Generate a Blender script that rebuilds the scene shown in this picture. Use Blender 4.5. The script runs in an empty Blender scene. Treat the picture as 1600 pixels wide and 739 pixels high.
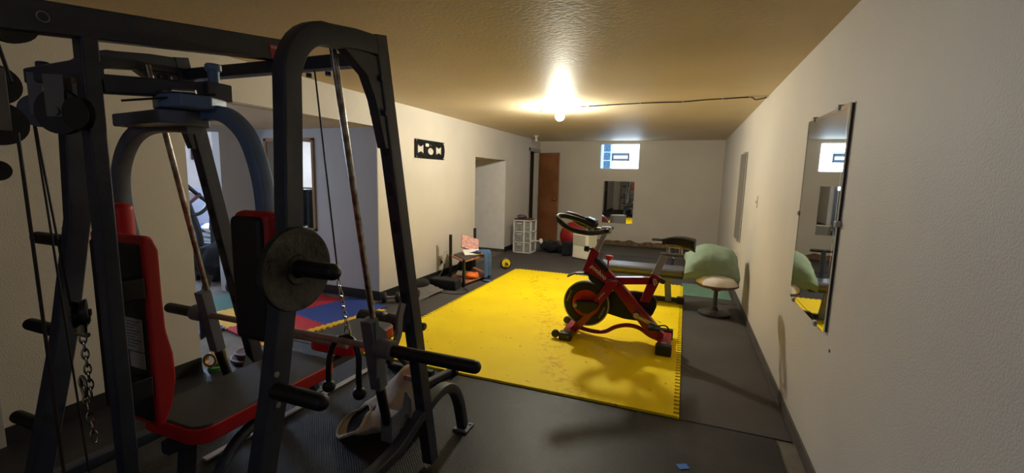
import bpy, bmesh, math, random
from mathutils import Vector, Matrix, noise
random.seed(7)
PI = math.pi
S = bpy.context.scene
COL = S.collection
V = Vector

# ------------------------------------------------------------------ camera
CAMH = 1.452
F_PX, YAW, PITCH, ROLL = 691.21, 0.369733, 0.133881, 0.0232019
cd = bpy.data.cameras.new('camera'); cam = bpy.data.objects.new('camera', cd); COL.objects.link(cam)
cd.sensor_width = 36.0; cd.lens = 36.0 * F_PX / 1600.0; cd.clip_start = 0.02
_f = V((-math.sin(YAW)*math.cos(PITCH), math.cos(YAW)*math.cos(PITCH), -math.sin(PITCH)))
_r = V((math.cos(YAW), math.sin(YAW), 0)); _u = _r.cross(_f)
_r2 = math.cos(ROLL)*_r + math.sin(ROLL)*_u; _u2 = -math.sin(ROLL)*_r + math.cos(ROLL)*_u
m = Matrix((_r2, _u2, -_f)).transposed().to_4x4(); m.translation = V((0, 0, CAMH)); cam.matrix_world = m
S.camera = cam

# ------------------------------------------------------------------ world, exposure
w = bpy.data.worlds.new('world'); S.world = w; w.use_nodes = True
w.node_tree.nodes['Background'].inputs[0].default_value = (0.45, 0.62, 1, 1)
w.node_tree.nodes['Background'].inputs[1].default_value = 0.25
S.view_settings.view_transform = 'Standard'; S.view_settings.look = 'None'
S.view_settings.gamma = 1.0; S.view_settings.use_curve_mapping = False
S.view_settings.exposure = 0.0
BULB_E = 1300.0        # lamp globe
WIN_E = 9.0           # glass block window, back wall
SIDE_E = 46.0         # added side room window, cool light for the right wall
REC_E = 8.0          # added, unseen recess window that brightens the far wall #         # 
FRONT_E = 2.2         # added fill window behind the camera

# ------------------------------------------------------------------ room numbers
XL, XR, YF, YB, H = -3.2, 0.68, -1.7, 9.95, 2.28

# ------------------------------------------------------------------ materials
def lin(c):
    r = []
    for v in c:
        v /= 255.0
        r.append(v/12.92 if v <= 0.04045 else ((v+0.055)/1.055)**2.4)
    return (*r, 1)
def mat(name, c, rough=0.6, metal=0.0, var=0.0, scale=8.0, bump=0.0, bscale=60.0, spec=0.5, emit=None, estr=0, coat=0, c2=None, detail=4, alpha=None):
    m = bpy.data.materials.new(name); m.use_nodes = True
    nt = m.node_tree; b = nt.nodes['Principled BSDF']
    b.inputs['Base Color'].default_value = lin(c); b.inputs['Roughness'].default_value = rough
    b.inputs['Metallic'].default_value = metal; b.inputs['Specular IOR Level'].default_value = spec
    b.inputs['Coat Weight'].default_value = coat
    tc = nt.nodes.new('ShaderNodeTexCoord')
    if var > 0 or c2:
        n = nt.nodes.new('ShaderNodeTexNoise'); n.inputs['Scale'].default_value = scale; n.inputs['Detail'].default_value = detail
        nt.links.new(tc.outputs['Object'], n.inputs['Vector'])
        mx = nt.nodes.new('ShaderNodeMix'); mx.data_type = 'RGBA'
        l = lin(c)
        a = l if c2 is None else lin(c2)
        mx.inputs[6].default_value = tuple(a[i]*(1-var) for i in range(3)) + (1,)
        mx.inputs[7].default_value = tuple(min(1, l[i]*(1+var*0.6)) for i in range(3)) + (1,)
        cr = nt.nodes.new('ShaderNodeMapRange'); cr.inputs[1].default_value = 0.35; cr.inputs[2].default_value = 0.65
        nt.links.new(n.outputs['Fac'], cr.inputs[0]); nt.links.new(cr.outputs[0], mx.inputs[0])
        nt.links.new(mx.outputs[2], b.inputs['Base Color'])
    if bump > 0:
        n2 = nt.nodes.new('ShaderNodeTexNoise'); n2.inputs['Scale'].default_value = bscale; n2.inputs['Detail'].default_value = 3
        nt.links.new(tc.outputs['Object'], n2.inputs['Vector'])
        bp = nt.nodes.new('ShaderNodeBump'); bp.inputs['Strength'].default_value = bump; bp.inputs['Distance'].default_value = 0.01
        nt.links.new(n2.outputs['Fac'], bp.inputs['Height']); nt.links.new(bp.outputs[0], b.inputs['Normal'])
    if emit:
        b.inputs['Emission Color'].default_value = (*emit, 1); b.inputs['Emission Strength'].default_value = estr
    return m
M = {}
M['wall'] = mat('painted wall', (205, 196, 184), 0.62, var=0.05, scale=1.3, bump=0.25, bscale=140)
M['ceiling'] = mat('ceiling paint', (214, 194, 160), 0.56, var=0.07, scale=0.9, bump=0.2, bscale=40)
M['wall_blue'] = mat('recess wall paint', (188, 187, 190), 0.6, var=0.04, scale=1.5, bump=0.2, bscale=120)
M['wall_alc'] = mat('alcove wall paint', (232, 228, 230), 0.6, var=0.04)
M['side_wall'] = mat('side room paint', (226, 218, 212), 0.7, var=0.03)
M['side_lower'] = mat('side room lower panel', (214, 220, 236), 0.6, var=0.03)  # paler, bluer tone for the lower side room walls
M['concrete'] = mat('concrete', (112, 106, 98), 0.85, var=0.25, scale=5, bump=0.4, bscale=60)
M['dirt'] = mat('flaking plaster', (120, 96, 74), 0.9, var=0.45, scale=14, bump=0.8, bscale=40)
M['base'] = mat('black cove base', (26, 24, 26), 0.55)
M['base_grey'] = mat('grey vinyl base', (84, 76, 70), 0.6, var=0.3, scale=6)
M['mat_grey'] = mat('grey rubber mat', (66, 61, 61), 0.75, var=0.22, scale=2.5, bump=0.25, bscale=150)
M['teal'] = mat('teal foam', (92, 126, 112), 0.8, var=0.12)
M['black'] = mat('black plastic', (20, 20, 22), 0.4, var=0.2)
M['mount_black'] = mat('matt black steel', (9, 9, 11), 0.75, spec=0.2)
M['rubber'] = mat('black foam rubber', (22, 22, 24), 0.5, var=0.15, bump=0.1, bscale=200)
M['frame'] = mat('dark powder coat', (50, 56, 72), 0.42, var=0.14, scale=18, bump=0.08, bscale=90)
M['frame_grey'] = mat('grey painted steel', (108, 114, 126), 0.45, var=0.12, scale=20)
M['bracket'] = mat('brownish painted steel', (112, 108, 106), 0.5)
M['arm_blue'] = mat('blue grey steel with cool light', (104, 128, 166), 0.4, var=0.1, scale=14)  # cool light on the right press arm is partly put into this blue
M['chrome'] = mat('chrome', (190, 186, 180), 0.22, 1.0, var=0.12, scale=30)
M['rust'] = mat('worn chrome', (178, 172, 162), 0.3, 1.0, c2=(132, 116, 96), var=0.1, scale=34, detail=8)
M['steel'] = mat('dull steel', (160, 156, 146), 0.4, 0.3, var=0.2, scale=20)
M['iron'] = mat('cast iron', (74, 70, 66), 0.5, 0.35, c2=(44, 40, 38), var=0.15, scale=16, bump=0.5, bscale=50, detail=8)
M['iron_red'] = mat('reddish cast iron', (84, 46, 40), 0.55, 0.2, var=0.2, scale=20)
M['pad'] = mat('black vinyl', (30, 30, 33), 0.5, bump=0.15, bscale=260)
M['pad_grey'] = mat('grey black vinyl', (52, 51, 52), 0.55, bump=0.15, bscale=260)
M['red_vinyl'] = mat('red vinyl', (190, 22, 28), 0.45, bump=0.08, bscale=160)
M['label'] = mat('paper label', (176, 172, 168), 0.7)
M['ink'] = mat('label ink', (60, 58, 60), 0.7)
M['warn'] = mat('red warning sticker', (178, 22, 40), 0.5)
M['white_ink'] = mat('white ink', (226, 222, 220), 0.6)
M['bike_red'] = mat('glossy red paint', (146, 8, 32), 0.28, coat=0.5)
M['fly_red'] = mat('red flywheel disc', (212, 40, 28), 0.4)
M['alu'] = mat('brushed aluminium', (186, 182, 180), 0.32, 0.45, var=0.08, scale=40)
M['bench'] = mat('grey bench vinyl', (84, 84, 90), 0.36, bump=0.05, bscale=200)
M['pillow'] = mat('sage pillowcase', (128, 148, 130), 0.85, var=0.07, scale=8, bump=0.2, bscale=80)
M['cushion'] = mat('off white cushion', (224, 216, 206), 0.8, var=0.1)
M['brown'] = mat('brown trim', (92, 52, 38), 0.55)
M['ivory'] = mat('ivory plastic', (232, 224, 202), 0.45)
M['ivory_dark'] = mat('dark ivory plastic', (120, 116, 104), 0.6)  # darker ivory for grille bars, control panel and screw anchor
M['ball'] = mat('red vinyl ball', (150, 26, 30), 0.42)
M['white_pl'] = mat('white plastic', (216, 212, 208), 0.45)
M['drawer'] = mat('frosted drawer plastic', (150, 148, 146), 0.35, var=0.3, scale=22)
M['purple'] = mat('purple cloth', (92, 84, 112), 0.9, var=0.25, bump=0.4, bscale=40)
M['door'] = mat('brown wood door', (150, 98, 62), 0.45, c2=(132, 84, 52), var=0.06, scale=3, detail=8)
M['door_trim'] = mat('painted door casing', (168, 162, 156), 0.6)
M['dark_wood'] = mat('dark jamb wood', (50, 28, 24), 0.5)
M['brass'] = mat('brass', (190, 150, 80), 0.3, 1.0)
M['wood'] = mat('unfinished wood', (176, 118, 88), 0.65, c2=(150, 96, 70), var=0.08, scale=12)
M['wood_frame'] = mat('pale wood frame', (150, 116, 82), 0.6, var=0.1)
M['blue_cloth'] = mat('blue denim cloth', (62, 92, 142), 0.9, var=0.2, bump=0.4, bscale=60)
M['orange_cloth'] = mat('orange cloth', (236, 116, 40), 0.85, var=0.15, bump=0.4, bscale=50)
M['pink'] = mat('pink printed cover', (214, 158, 148), 0.6, c2=(176, 120, 116), var=0.1, scale=30)
M['paper'] = mat('white paper', (226, 222, 216), 0.7)
M['grey_cloth'] = mat('grey cloth', (98, 94, 92), 0.9, var=0.15, bump=0.3, bscale=60)
M['black_cloth'] = mat('black cloth', (16, 16, 18), 0.95, bump=0.5, bscale=60)
M['tote'] = mat('cream canvas', (196, 182, 160), 0.85, var=0.14, scale=9, bump=0.3, bscale=90)
M['paisley'] = mat('red paisley cloth', (206, 170, 158), 0.8, c2=(186, 40, 36), var=0.05, scale=60, detail=2)
M['yellow_pl'] = mat('yellow plastic', (226, 192, 30), 0.5)
M['tile_red'] = mat('red foam', (182, 28, 42), 0.75, var=0.06, bump=0.2, bscale=200)
M['tile_blue'] = mat('blue foam', (38, 62, 140), 0.75, var=0.06, bump=0.2, bscale=200)
M['tile_green'] = mat('green foam', (36, 96, 78), 0.75, var=0.06, bump=0.2, bscale=200)
M['tile_yellow'] = mat('yellow foam', (226, 178, 34), 0.75, var=0.06, bump=0.2, bscale=200)
M['tape'] = mat('gold parcel tape', (208, 160, 96), 0.2, 0.5)
M['green'] = mat('green webbing', (80, 140, 80), 0.7)
M['cord'] = mat('cord', (40, 34, 30), 0.6)
M['pale_cord'] = mat('pale cord', (150, 140, 124), 0.6)
M['blue_tape'] = mat('blue tape', (40, 110, 200), 0.5)
M['leaf'] = mat('dark green cloth', (42, 58, 40), 0.9)
M['mirror'] = mat('mirror glass', (222, 224, 222), 0.015, 1.0)
M['bevel'] = mat('bevelled mirror edge', (205, 222, 235), 0.08, 1.0)
M['clip'] = mat('clear plastic clip', (196, 190, 184), 0.25)
M['grey_mir'] = mat('mirror back edge', (70, 70, 70), 0.5)
M['socket'] = mat('outlet plate', (150, 136, 116), 0.5)
M['bulb'] = mat('lit bulb', (255, 240, 210), 0.4, emit=(1.0, 0.98, 0.82), estr=BULB_E)
M['porcelain'] = mat('porcelain', (214, 204, 190), 0.35)
M['screen'] = mat('lcd', (70, 78, 76), 0.2)

def em(name, c, s, c2=None, scale=30):
    m = bpy.data.materials.new(name); m.use_nodes = True; nt = m.node_tree
    nt.nodes.remove(nt.nodes['Principled BSDF']); e = nt.nodes.new('ShaderNodeEmission')
    e.inputs[0].default_value = (*c, 1); e.inputs[1].default_value = s
    nt.links.new(e.outputs[0], nt.nodes['Material Output'].inputs[0])
    if c2:
        n = nt.nodes.new('ShaderNodeTexNoise'); n.inputs['Scale'].default_value = scale
        tc = nt.nodes.new('ShaderNodeTexCoord'); nt.links.new(tc.outputs['Object'], n.inputs['Vector'])
        cr = nt.nodes.new('ShaderNodeMapRange'); cr.inputs[1].default_value = 0.4; cr.inputs[2].default_value = 0.6
        mx = nt.nodes.new('ShaderNodeMix'); mx.data_type = 'RGBA'
        mx.inputs[6].default_value = (*c, 1); mx.inputs[7].default_value = (*c2, 1)
        nt.links.new(n.outputs['Fac'], cr.inputs[0]); nt.links.new(cr.outputs[0], mx.inputs[0]); nt.links.new(mx.outputs[2], e.inputs[0])
    return m
M['day'] = em('daylit glass block', (0.62, 0.80, 1.0), WIN_E)
M['day_blue'] = em('daylit mortar', (0.30, 0.62, 1.0), WIN_E*0.3)
M['day_dim'] = em('dim daylit block', (0.03, 0.10, 0.30), WIN_E*0.11, (0.25, 0.5, 0.9), 60)
M['day_vent'] = em('vent glass', (0.30, 0.45, 0.75), WIN_E*0.09)
M['fill_side'] = em('added side window light', (0.55, 0.72, 1.0), SIDE_E)
M['fill_side2'] = em('added second side window light', (0.74, 0.84, 1.0), 10.0)
M['fill_rec'] = em('added recess window light', (0.62, 0.76, 1.0), REC_E)
M['fill_front'] = em('added front window light', (0.55, 0.65, 1.0), FRONT_E)

# textured materials
def yellow_foam():
    m = mat('yellow puzzle foam', (236, 200, 14), 0.6, bump=0.12, bscale=260, spec=0.2)
    nt = m.node_tree; b = nt.nodes['Principled BSDF']; tc = nt.nodes['Texture Coordinate']
    def noi(s, d, lo, hi):
        n = nt.nodes.new('ShaderNodeTexNoise'); n.inputs['Scale'].default_value = s; n.inputs['Detail'].default_value = d
        nt.links.new(tc.outputs['Object'], n.inputs['Vector'])
        r = nt.nodes.new('ShaderNodeMapRange'); r.inputs[1].default_value = lo; r.inputs[2].default_value = hi
        nt.links.new(n.outputs['Fac'], r.inputs[0]); return r.outputs[0]
    def mix(a, bcol, fac):
        x = nt.nodes.new('ShaderNodeMix'); x.data_type = 'RGBA'
        if isinstance(a, tuple): x.inputs[6].default_value = a
        else: nt.links.new(a, x.inputs[6])
        x.inputs[7].default_value = bcol; nt.links.new(fac, x.inputs[0]); return x.outputs[2]
    base = mix(lin((255, 224, 2)), lin((248, 214, 10)), noi(1.6, 4, 0.4, 0.62))
    # worn orange-brown trail running along a wavy line through the mat
    sep = nt.nodes.new('ShaderNodeSeparateXYZ'); nt.links.new(tc.outputs['Object'], sep.inputs[0])
    def mth(op, a, bb=None, c=None):
        n = nt.nodes.new('ShaderNodeMath'); n.operation = op
        for i, v in enumerate((a, bb, c)):
            if v is None: continue
            if isinstance(v, (int, float)): n.inputs[i].default_value = v
            else: nt.links.new(v, n.inputs[i])
        return n.outputs[0]
    # line x = -0.72 - 0.25*(y-3) + wiggle
    wig = nt.nodes.new('ShaderNodeTexNoise'); wig.inputs['Scale'].default_value = 1.4; nt.links.new(tc.outputs['Object'], wig.inputs['Vector'])
    xl = mth('MULTIPLY_ADD', sep.outputs[1], -0.40, 0.47)
    xl = mth('ADD', xl, mth('MULTIPLY_ADD', wig.outputs['Fac'], 0.5, -0.25))
    d = mth('ABSOLUTE', mth('SUBTRACT', sep.outputs[0], xl))
    near = nt.nodes.new('ShaderNodeMapRange'); near.inputs[1].default_value = 0.16; near.inputs[2].default_value = 0.02
    nt.links.new(d, near.inputs[0])
    trail = mth('MULTIPLY', near.outputs[0], noi(22, 6, 0.5, 0.62))
    trail = mth('MULTIPLY', trail, 0.55)
    spots = mth('MULTIPLY', noi(17, 2, 0.70, 0.76), 0.7)
    o = mix(base, lin((206, 138, 0)), trail)
    o = mix(o, lin((150, 112, 10)), spots)
    nt.links.new(o, b.inputs['Base Color'])
    return m
M['yellow_mat'] = yellow_foam()
def diamond_rubber():
    m = mat('textured black rubber', (24, 23, 26), 0.5, spec=0.45)
    nt = m.node_tree; b = nt.nodes['Principled BSDF']; tc = nt.nodes['Texture Coordinate']
    mp = nt.nodes.new('ShaderNodeMapping'); mp.inputs['Rotation'].default_value = (0, 0, PI/4)
    nt.links.new(tc.outputs['Object'], mp.inputs[0])
    br = nt.nodes.new('ShaderNodeTexBrick'); br.inputs['Scale'].default_value = 22; br.inputs['Mortar Size'].default_value = 0.05
    br.inputs['Mortar Smooth'].default_value = 0.6
    br.inputs['Color1'].default_value = (0, 0, 0, 1); br.inputs['Color2'].default_value = (0, 0, 0, 1); br.inputs['Mortar'].default_value = (1, 1, 1, 1)
    nt.links.new(mp.outputs[0], br.inputs['Vector'])
    bp = nt.nodes.new('ShaderNodeBump'); bp.inputs['Strength'].default_value = 0.7; bp.inputs['Distance'].default_value = 0.02
    nt.links.new(br.outputs['Color'], bp.inputs['Height']); nt.links.new(bp.outputs[0], b.inputs['Normal'])
    n = nt.nodes.new('ShaderNodeTexNoise'); n.inputs['Scale'].default_value = 2.2; n.inputs['Detail'].default_value = 8
    nt.links.new(tc.outputs['Object'], n.inputs['Vector'])
    mr = nt.nodes.new('ShaderNodeMapRange'); mr.inputs[1].default_value = 0.52; mr.inputs[2].default_value = 0.72
    nt.links.new(n.outputs['Fac'], mr.inputs[0])
    x = nt.nodes.new('ShaderNodeMix'); x.data_type = 'RGBA'; x.inputs[6].default_value = lin((24, 23, 26)); x.inputs[7].default_value = lin((50, 45, 42))
    nt.links.new(mr.outputs[0], x.inputs[0]); nt.links.new(x.outputs[2], b.inputs['Base Color'])
    return m
M['mat_black'] = diamond_rubber()

# ------------------------------------------------------------------ mesh helpers
class MB:
    def __init__(s): s.bm = bmesh.new()
    def box(s, x0, x1, y0, y1, z0, z1, bev=0):
        b = bmesh.new(); bmesh.ops.create_cube(b, size=1)
        for v in b.verts: v.co = V(((x0+x1)/2 + v.co.x*(x1-x0), (y0+y1)/2 + v.co.y*(y1-y0), (z0+z1)/2 + v.co.z*(z1-z0)))
        if bev: bmesh.ops.bevel(b, geom=b.edges[:], offset=bev, segments=3, profile=0.5, affect='EDGES')
        return s._add(b)
    def _add(s, b, M4=None):
        if M4: bmesh.ops.transform(b, matrix=M4, verts=b.verts)
        me = bpy.data.meshes.new('t'); b.to_mesh(me); b.free(); s.bm.from_mesh(me); bpy.data.meshes.remove(me); return s
    def obox(s, c, dx, dy, dz, M3, bev=0):
        b = bmesh.new(); bmesh.ops.create_cube(b, size=1)
        for v in b.verts: v.co = V((v.co.x*dx, v.co.y*dy, v.co.z*dz))
        if bev: bmesh.ops.bevel(b, geom=b.edges[:], offset=bev, segments=3, profile=0.5, affect='EDGES')
        return s._add(b, Matrix.Translation(c) @ M3.to_4x4())
    def beam(s, a, b_, w, h, up=(0, 0, 1), bev=0.004):
        a, b_ = V(a), V(b_); y = (b_-a).normalized(); up = V(up); x = y.cross(up).normalized(); z = x.cross(y)
        return s.obox((a+b_)/2, w, (b_-a).length, h, Matrix((x, y, z)).transposed(), bev)
    def sweep(s, pts, prof, n=None, cap=True, closed=False):
        pts = [V(p) for p in pts]; N = len(pts); k = len(prof); rings = []
        n = V(n) if n is not None else None
        pu = None
        for i in range(N):
            if closed: t = (pts[(i+1) % N]-pts[i-1]).normalized()
            elif i == 0: t = (pts[1]-pts[0]).normalized()
            elif i == N-1: t = (pts[-1]-pts[-2]).normalized()
            else: t = ((pts[i+1]-pts[i]).normalized() + (pts[i]-pts[i-1]).normalized()).normalized()
            if n is not None: x = n - t*n.dot(t); x.normalize()
            else:
                if pu is None: pu = V((0, 0, 1)) if abs(t.z) < 0.9 else V((1, 0, 0))
                x = pu - t*pu.dot(t); x.normalize(); pu = x
            y = t.cross(x)
            sc = prof[0][2] if len(prof[0]) > 2 else 1
            rings.append([s.bm.verts.new(pts[i] + x*p[0] + y*p[1]) for p in prof])
        for i in range(N if closed else N-1):
            a, b_ = rings[i], rings[(i+1) % N]
            for j in range(k): s.bm.faces.new((a[j], a[(j+1) % k], b_[(j+1) % k], b_[j]))
        if cap and not closed:
            s.bm.faces.new(list(reversed(rings[0]))); s.bm.faces.new(rings[-1])
        return s
    def tube(s, pts, r, seg=12, closed=False): return s.sweep(pts, [(r*math.cos(2*PI*i/seg), r*math.sin(2*PI*i/seg)) for i in range(seg)], closed=closed)
    def rect(s, pts, w, h, n, c=0.006):
        a, b_ = w/2, h/2
        p = [(-a+c, -b_), (a-c, -b_), (a, -b_+c), (a, b_-c), (a-c, b_), (-a+c, b_), (-a, b_-c), (-a, -b_+c)]
        return s.sweep(pts, p, n)
    def lathe(s, prof, c, ax, seg=28):
        ax = V(ax).normalized(); t = V((0, 0, 1)) if abs(ax.z) < 0.9 else V((1, 0, 0)); u = ax.cross(t).normalized(); v = ax.cross(u); c = V(c)
        rings = []
        for r, h in prof:
            if r < 1e-6: rings.append([s.bm.verts.new(c+ax*h)])
            else: rings.append([s.bm.verts.new(c+ax*h+(u*math.cos(2*PI*i/seg)+v*math.sin(2*PI*i/seg))*r) for i in range(seg)])
        for a, b_ in zip(rings, rings[1:]):
            for i in range(seg):
                j = (i+1) % seg
                if len(a) == 1 and len(b_) == 1: continue
                if len(a) == 1: s.bm.faces.new((a[0], b_[j], b_[i]))
                elif len(b_) == 1: s.bm.faces.new((a[i], a[j], b_[0]))
                else: s.bm.faces.new((a[i], a[j], b_[j], b_[i]))
        return s
    def cyl(s, a, b_, r, seg=20, bev=0.0):
        a, b_ = V(a), V(b_); L = (b_-a).length; e = min(bev, r*0.9)
        pr = [(0, 0), (r-e, 0), (r, e), (r, L-e), (r-e, L), (0, L)] if e else [(0, 0), (r, 0), (r, L), (0, L)]
        return s.lathe(pr, a, b_-a, seg)
    def capsule(s, a, b_, r, seg=20, both=False):
        a, b_ = V(a), V(b_); L = (b_-a).length
        pr = [(0, 0), (r, 0)] if not both else [(r*math.sin(k*PI/12), r-r*math.cos(k*PI/12)) for k in range(0, 7)]
        pr += [(r*math.cos(k*PI/12), L-r+r*math.sin(k*PI/12)) for k in range(0, 7)]
        pr[-1] = (0, L)
        if both: pr[0] = (0, 0)
        return s.lathe(pr, a, b_-a, seg)
    def sphere(s, c, r, sx=1, sy=1, sz=1, u=24, v=14):
        b = bmesh.new(); bmesh.ops.create_uvsphere(b, u_segments=u, v_segments=v, radius=r)
        for q in b.verts: q.co = V((q.co.x*sx, q.co.y*sy, q.co.z*sz))
        return s._add(b, Matrix.Translation(V(c)))
    def ring(s, c, ax, R, r, seg=32, k=10):
        ax = V(ax).normalized(); t = V((0, 0, 1)) if abs(ax.z) < 0.9 else V((1, 0, 0)); u = ax.cross(t).normalized(); v = ax.cross(u); c = V(c)
        return s.tube([c+(u*math.cos(2*PI*i/seg)+v*math.sin(2*PI*i/seg))*R for i in range(seg)], r, k, closed=True)
    def prism(s, poly, plane, lo, hi, bev=0):
        # poly in 2D; plane 'xz' (extrude y), 'yz' (extrude x), 'xy' (extrude z)
        def P(p, h): return V((p[0], h, p[1])) if plane == 'xz' else V((h, p[0], p[1])) if plane == 'yz' else V((p[0], p[1], h))
        b = bmesh.new(); A = [b.verts.new(P(p, lo)) for p in poly]; B = [b.verts.new(P(p, hi)) for p in poly]
        b.faces.new(A); b.faces.new(list(reversed(B))); k = len(poly)
        for i in range(k): b.faces.new((A[(i+1) % k], A[i], B[i], B[(i+1) % k]))
        bmesh.ops.recalc_face_normals(b, faces=b.faces)
        if bev: bmesh.ops.bevel(b, geom=b.edges[:], offset=bev, segments=2, profile=0.5, affect='EDGES')
        return s._add(b)
    def grid(s, fn, nu, nv, th=0.0):
        # fn(u,v)->Vector ; optional thickness along computed normals
        g = [[V(fn(i/nu, j/nv)) for j in range(nv+1)] for i in range(nu+1)]
        def N(i, j):
            a = g[min(i+1, nu)][j]-g[max(i-1, 0)][j]; b_ = g[i][min(j+1, nv)]-g[i][max(j-1, 0)]
            n = a.cross(b_); return n.normalized() if n.length > 1e-9 else V((0, 0, 1))
        top = [[s.bm.verts.new(g[i][j]) for j in range(nv+1)] for i in range(nu+1)]
        for i in range(nu):
            for j in range(nv): s.bm.faces.new((top[i][j], top[i+1][j], top[i+1][j+1], top[i][j+1]))
        if th:
            bt = [[s.bm.verts.new(g[i][j]-N(i, j)*th) for j in range(nv+1)] for i in range(nu+1)]
            for i in range(nu):
                for j in range(nv): s.bm.faces.new((bt[i][j], bt[i][j+1], bt[i+1][j+1], bt[i+1][j]))
            for i in range(nu):
                s.bm.faces.new((top[i][0], bt[i][0], bt[i+1][0], top[i+1][0])); s.bm.faces.new((top[i+1][nv], bt[i+1][nv], bt[i][nv], top[i][nv]))
            for j in range(nv):
                s.bm.faces.new((top[0][j+1], bt[0][j+1], bt[0][j], top[0][j])); s.bm.faces.new((top[nu][j], bt[nu][j], bt[nu][j+1], top[nu][j+1]))
        return s
    def rot(s, M3, c):
        c = V(c); bmesh.ops.transform(s.bm, matrix=Matrix.Translation(c) @ M3.to_4x4() @ Matrix.Translation(-c), verts=s.bm.verts); return s
    def noise(s, amp, sc, seed=0):
        for v in s.bm.verts: v.co += noise.noise_vector(v.co*sc + V((seed, seed*2, seed*3)))*amp
        return s

WL = {}
def finish(me, name, mt, parent, smooth=35):
    base = WL.get(parent.name, V((0, 0, 0))) if parent else V((0, 0, 0))
    if base.length: me.transform(Matrix.Translation(-base))
    o = bpy.data.objects.new(name, me); COL.objects.link(o); me.materials.append(mt)
    if parent: o.parent = parent; WL[o.name] = base
    for p in me.polygons: p.use_smooth = True
    me.set_sharp_from_angle(angle=math.radians(smooth))
    wn = o.modifiers.new('weighted normals', 'WEIGHTED_NORMAL'); wn.keep_sharp = True; wn.weight = 80
    return o
def obj(name, mb, mt, parent=None, smooth=35):
    bmesh.ops.recalc_face_normals(mb.bm, faces=mb.bm.faces)
    me = bpy.data.meshes.new(name); mb.bm.to_mesh(me); mb.bm.free()
    return finish(me, name, mt, parent, smooth)
def centre_origin(o):
    # move origin of a single-mesh thing to its base centre
    me = o.data; xs = [v.co for v in me.vertices]
    c = V(((min(p.x for p in xs)+max(p.x for p in xs))/2, (min(p.y for p in xs)+max(p.y for p in xs))/2, min(p.z for p in xs)))
    me.transform(Matrix.Translation(-c)); o.location = c; WL[o.name] = c
    return o
def tag(o, label, cat, group=None, kind=None):
    o['label'] = label; o['category'] = cat
    if group: o['group'] = group
    if kind: o['kind'] = kind
    return o
def solo(name, mb, mt, label, cat, group=None, kind=None, smooth=35):
    o = obj(name, mb, mt, None, smooth); keep = mt
    centre_origin(o); return tag(o, label, cat, group, kind)
def thing(name, loc, label, cat, group=None):
    o = bpy.data.objects.new(name, None); COL.objects.link(o); o.location = loc; o.empty_display_size = 0.1
    WL[o.name] = V(loc); return tag(o, label, cat, group)
def struct(name, mb, mt, parent=None, smooth=35):
    o = obj(name, mb, mt, parent, smooth)
    if not parent: o['kind'] = 'structure'
    return o
def curve_mesh(splines, depth, M4):
    cu = bpy.data.curves.new('c', 'CURVE'); cu.dimensions = '2D'; cu.fill_mode = 'BOTH'; cu.extrude = depth/2
    for s_ in splines:
        sp = cu.splines.new('POLY'); sp.points.add(len(s_)-1)
        for i, p in enumerate(s_): sp.points[i].co = (p[0], p[1], 0, 1)
        sp.use_cyclic_u = True
    o = bpy.data.objects.new('tmp', cu); COL.objects.link(o); bpy.context.view_layer.update()
    me = bpy.data.meshes.new_from_object(o.evaluated_get(bpy.context.evaluated_depsgraph_get()))
    bpy.data.objects.remove(o); bpy.data.curves.remove(cu); me.transform(M4); me.materials.clear()
    return me
def text_mesh(txt, size, M4, depth=0.001, shear=0, bold=0):
    cu = bpy.data.curves.new('t', 'FONT'); cu.body = txt; cu.size = size; cu.extrude = depth; cu.align_x = 'CENTER'; cu.align_y = 'CENTER'
    cu.shear = shear; cu.offset = bold
    o = bpy.data.objects.new('tmp', cu); COL.objects.link(o); bpy.context.view_layer.update()
    me = bpy.data.meshes.new_from_object(o.evaluated_get(bpy.context.evaluated_depsgraph_get()))
    bpy.data.objects.remove(o); bpy.data.curves.remove(cu); me.transform(M4); me.materials.clear()
    return me
def basis(o, x, y):
    x = V(x).normalized(); y = V(y); y = (y - x*y.dot(x)).normalized(); z = x.cross(y)
    M4 = Matrix((x, y, z)).transposed().to_4x4(); M4.translation = V(o); return M4
def arc(c, r, a0, a1, n, plane='yz', x=0):
    out = []
    for i in range(n+1):
        a = math.radians(a0+(a1-a0)*i/n); p, q = c[0]+r*math.cos(a), c[1]+r*math.sin(a)
        out.append((x, p, q) if plane == 'yz' else (p, x, q) if plane == 'xz' else (p, q, x))
    return out
def smoothpath(pts, n=6):
    P = [V(p) for p in pts]; P = [2*P[0]-P[1]] + P + [2*P[-1]-P[-2]]; out = []
    for i in range(1, len(P)-2):
        for k in range(n):
            t = k/n; a, b, c, d = P[i-1:i+3]
            out.append(0.5*((2*b)+(c-a)*t+(2*a-5*b+4*c-d)*t*t+(3*b-a-3*c+d)*t**3))
    out.append(P[-2]); return out
RX = lambda a: Matrix.Rotation(a, 3, 'X'); RY = lambda a: Matrix.Rotation(a, 3, 'Y'); RZ = lambda a: Matrix.Rotation(a, 3, 'Z')

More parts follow.
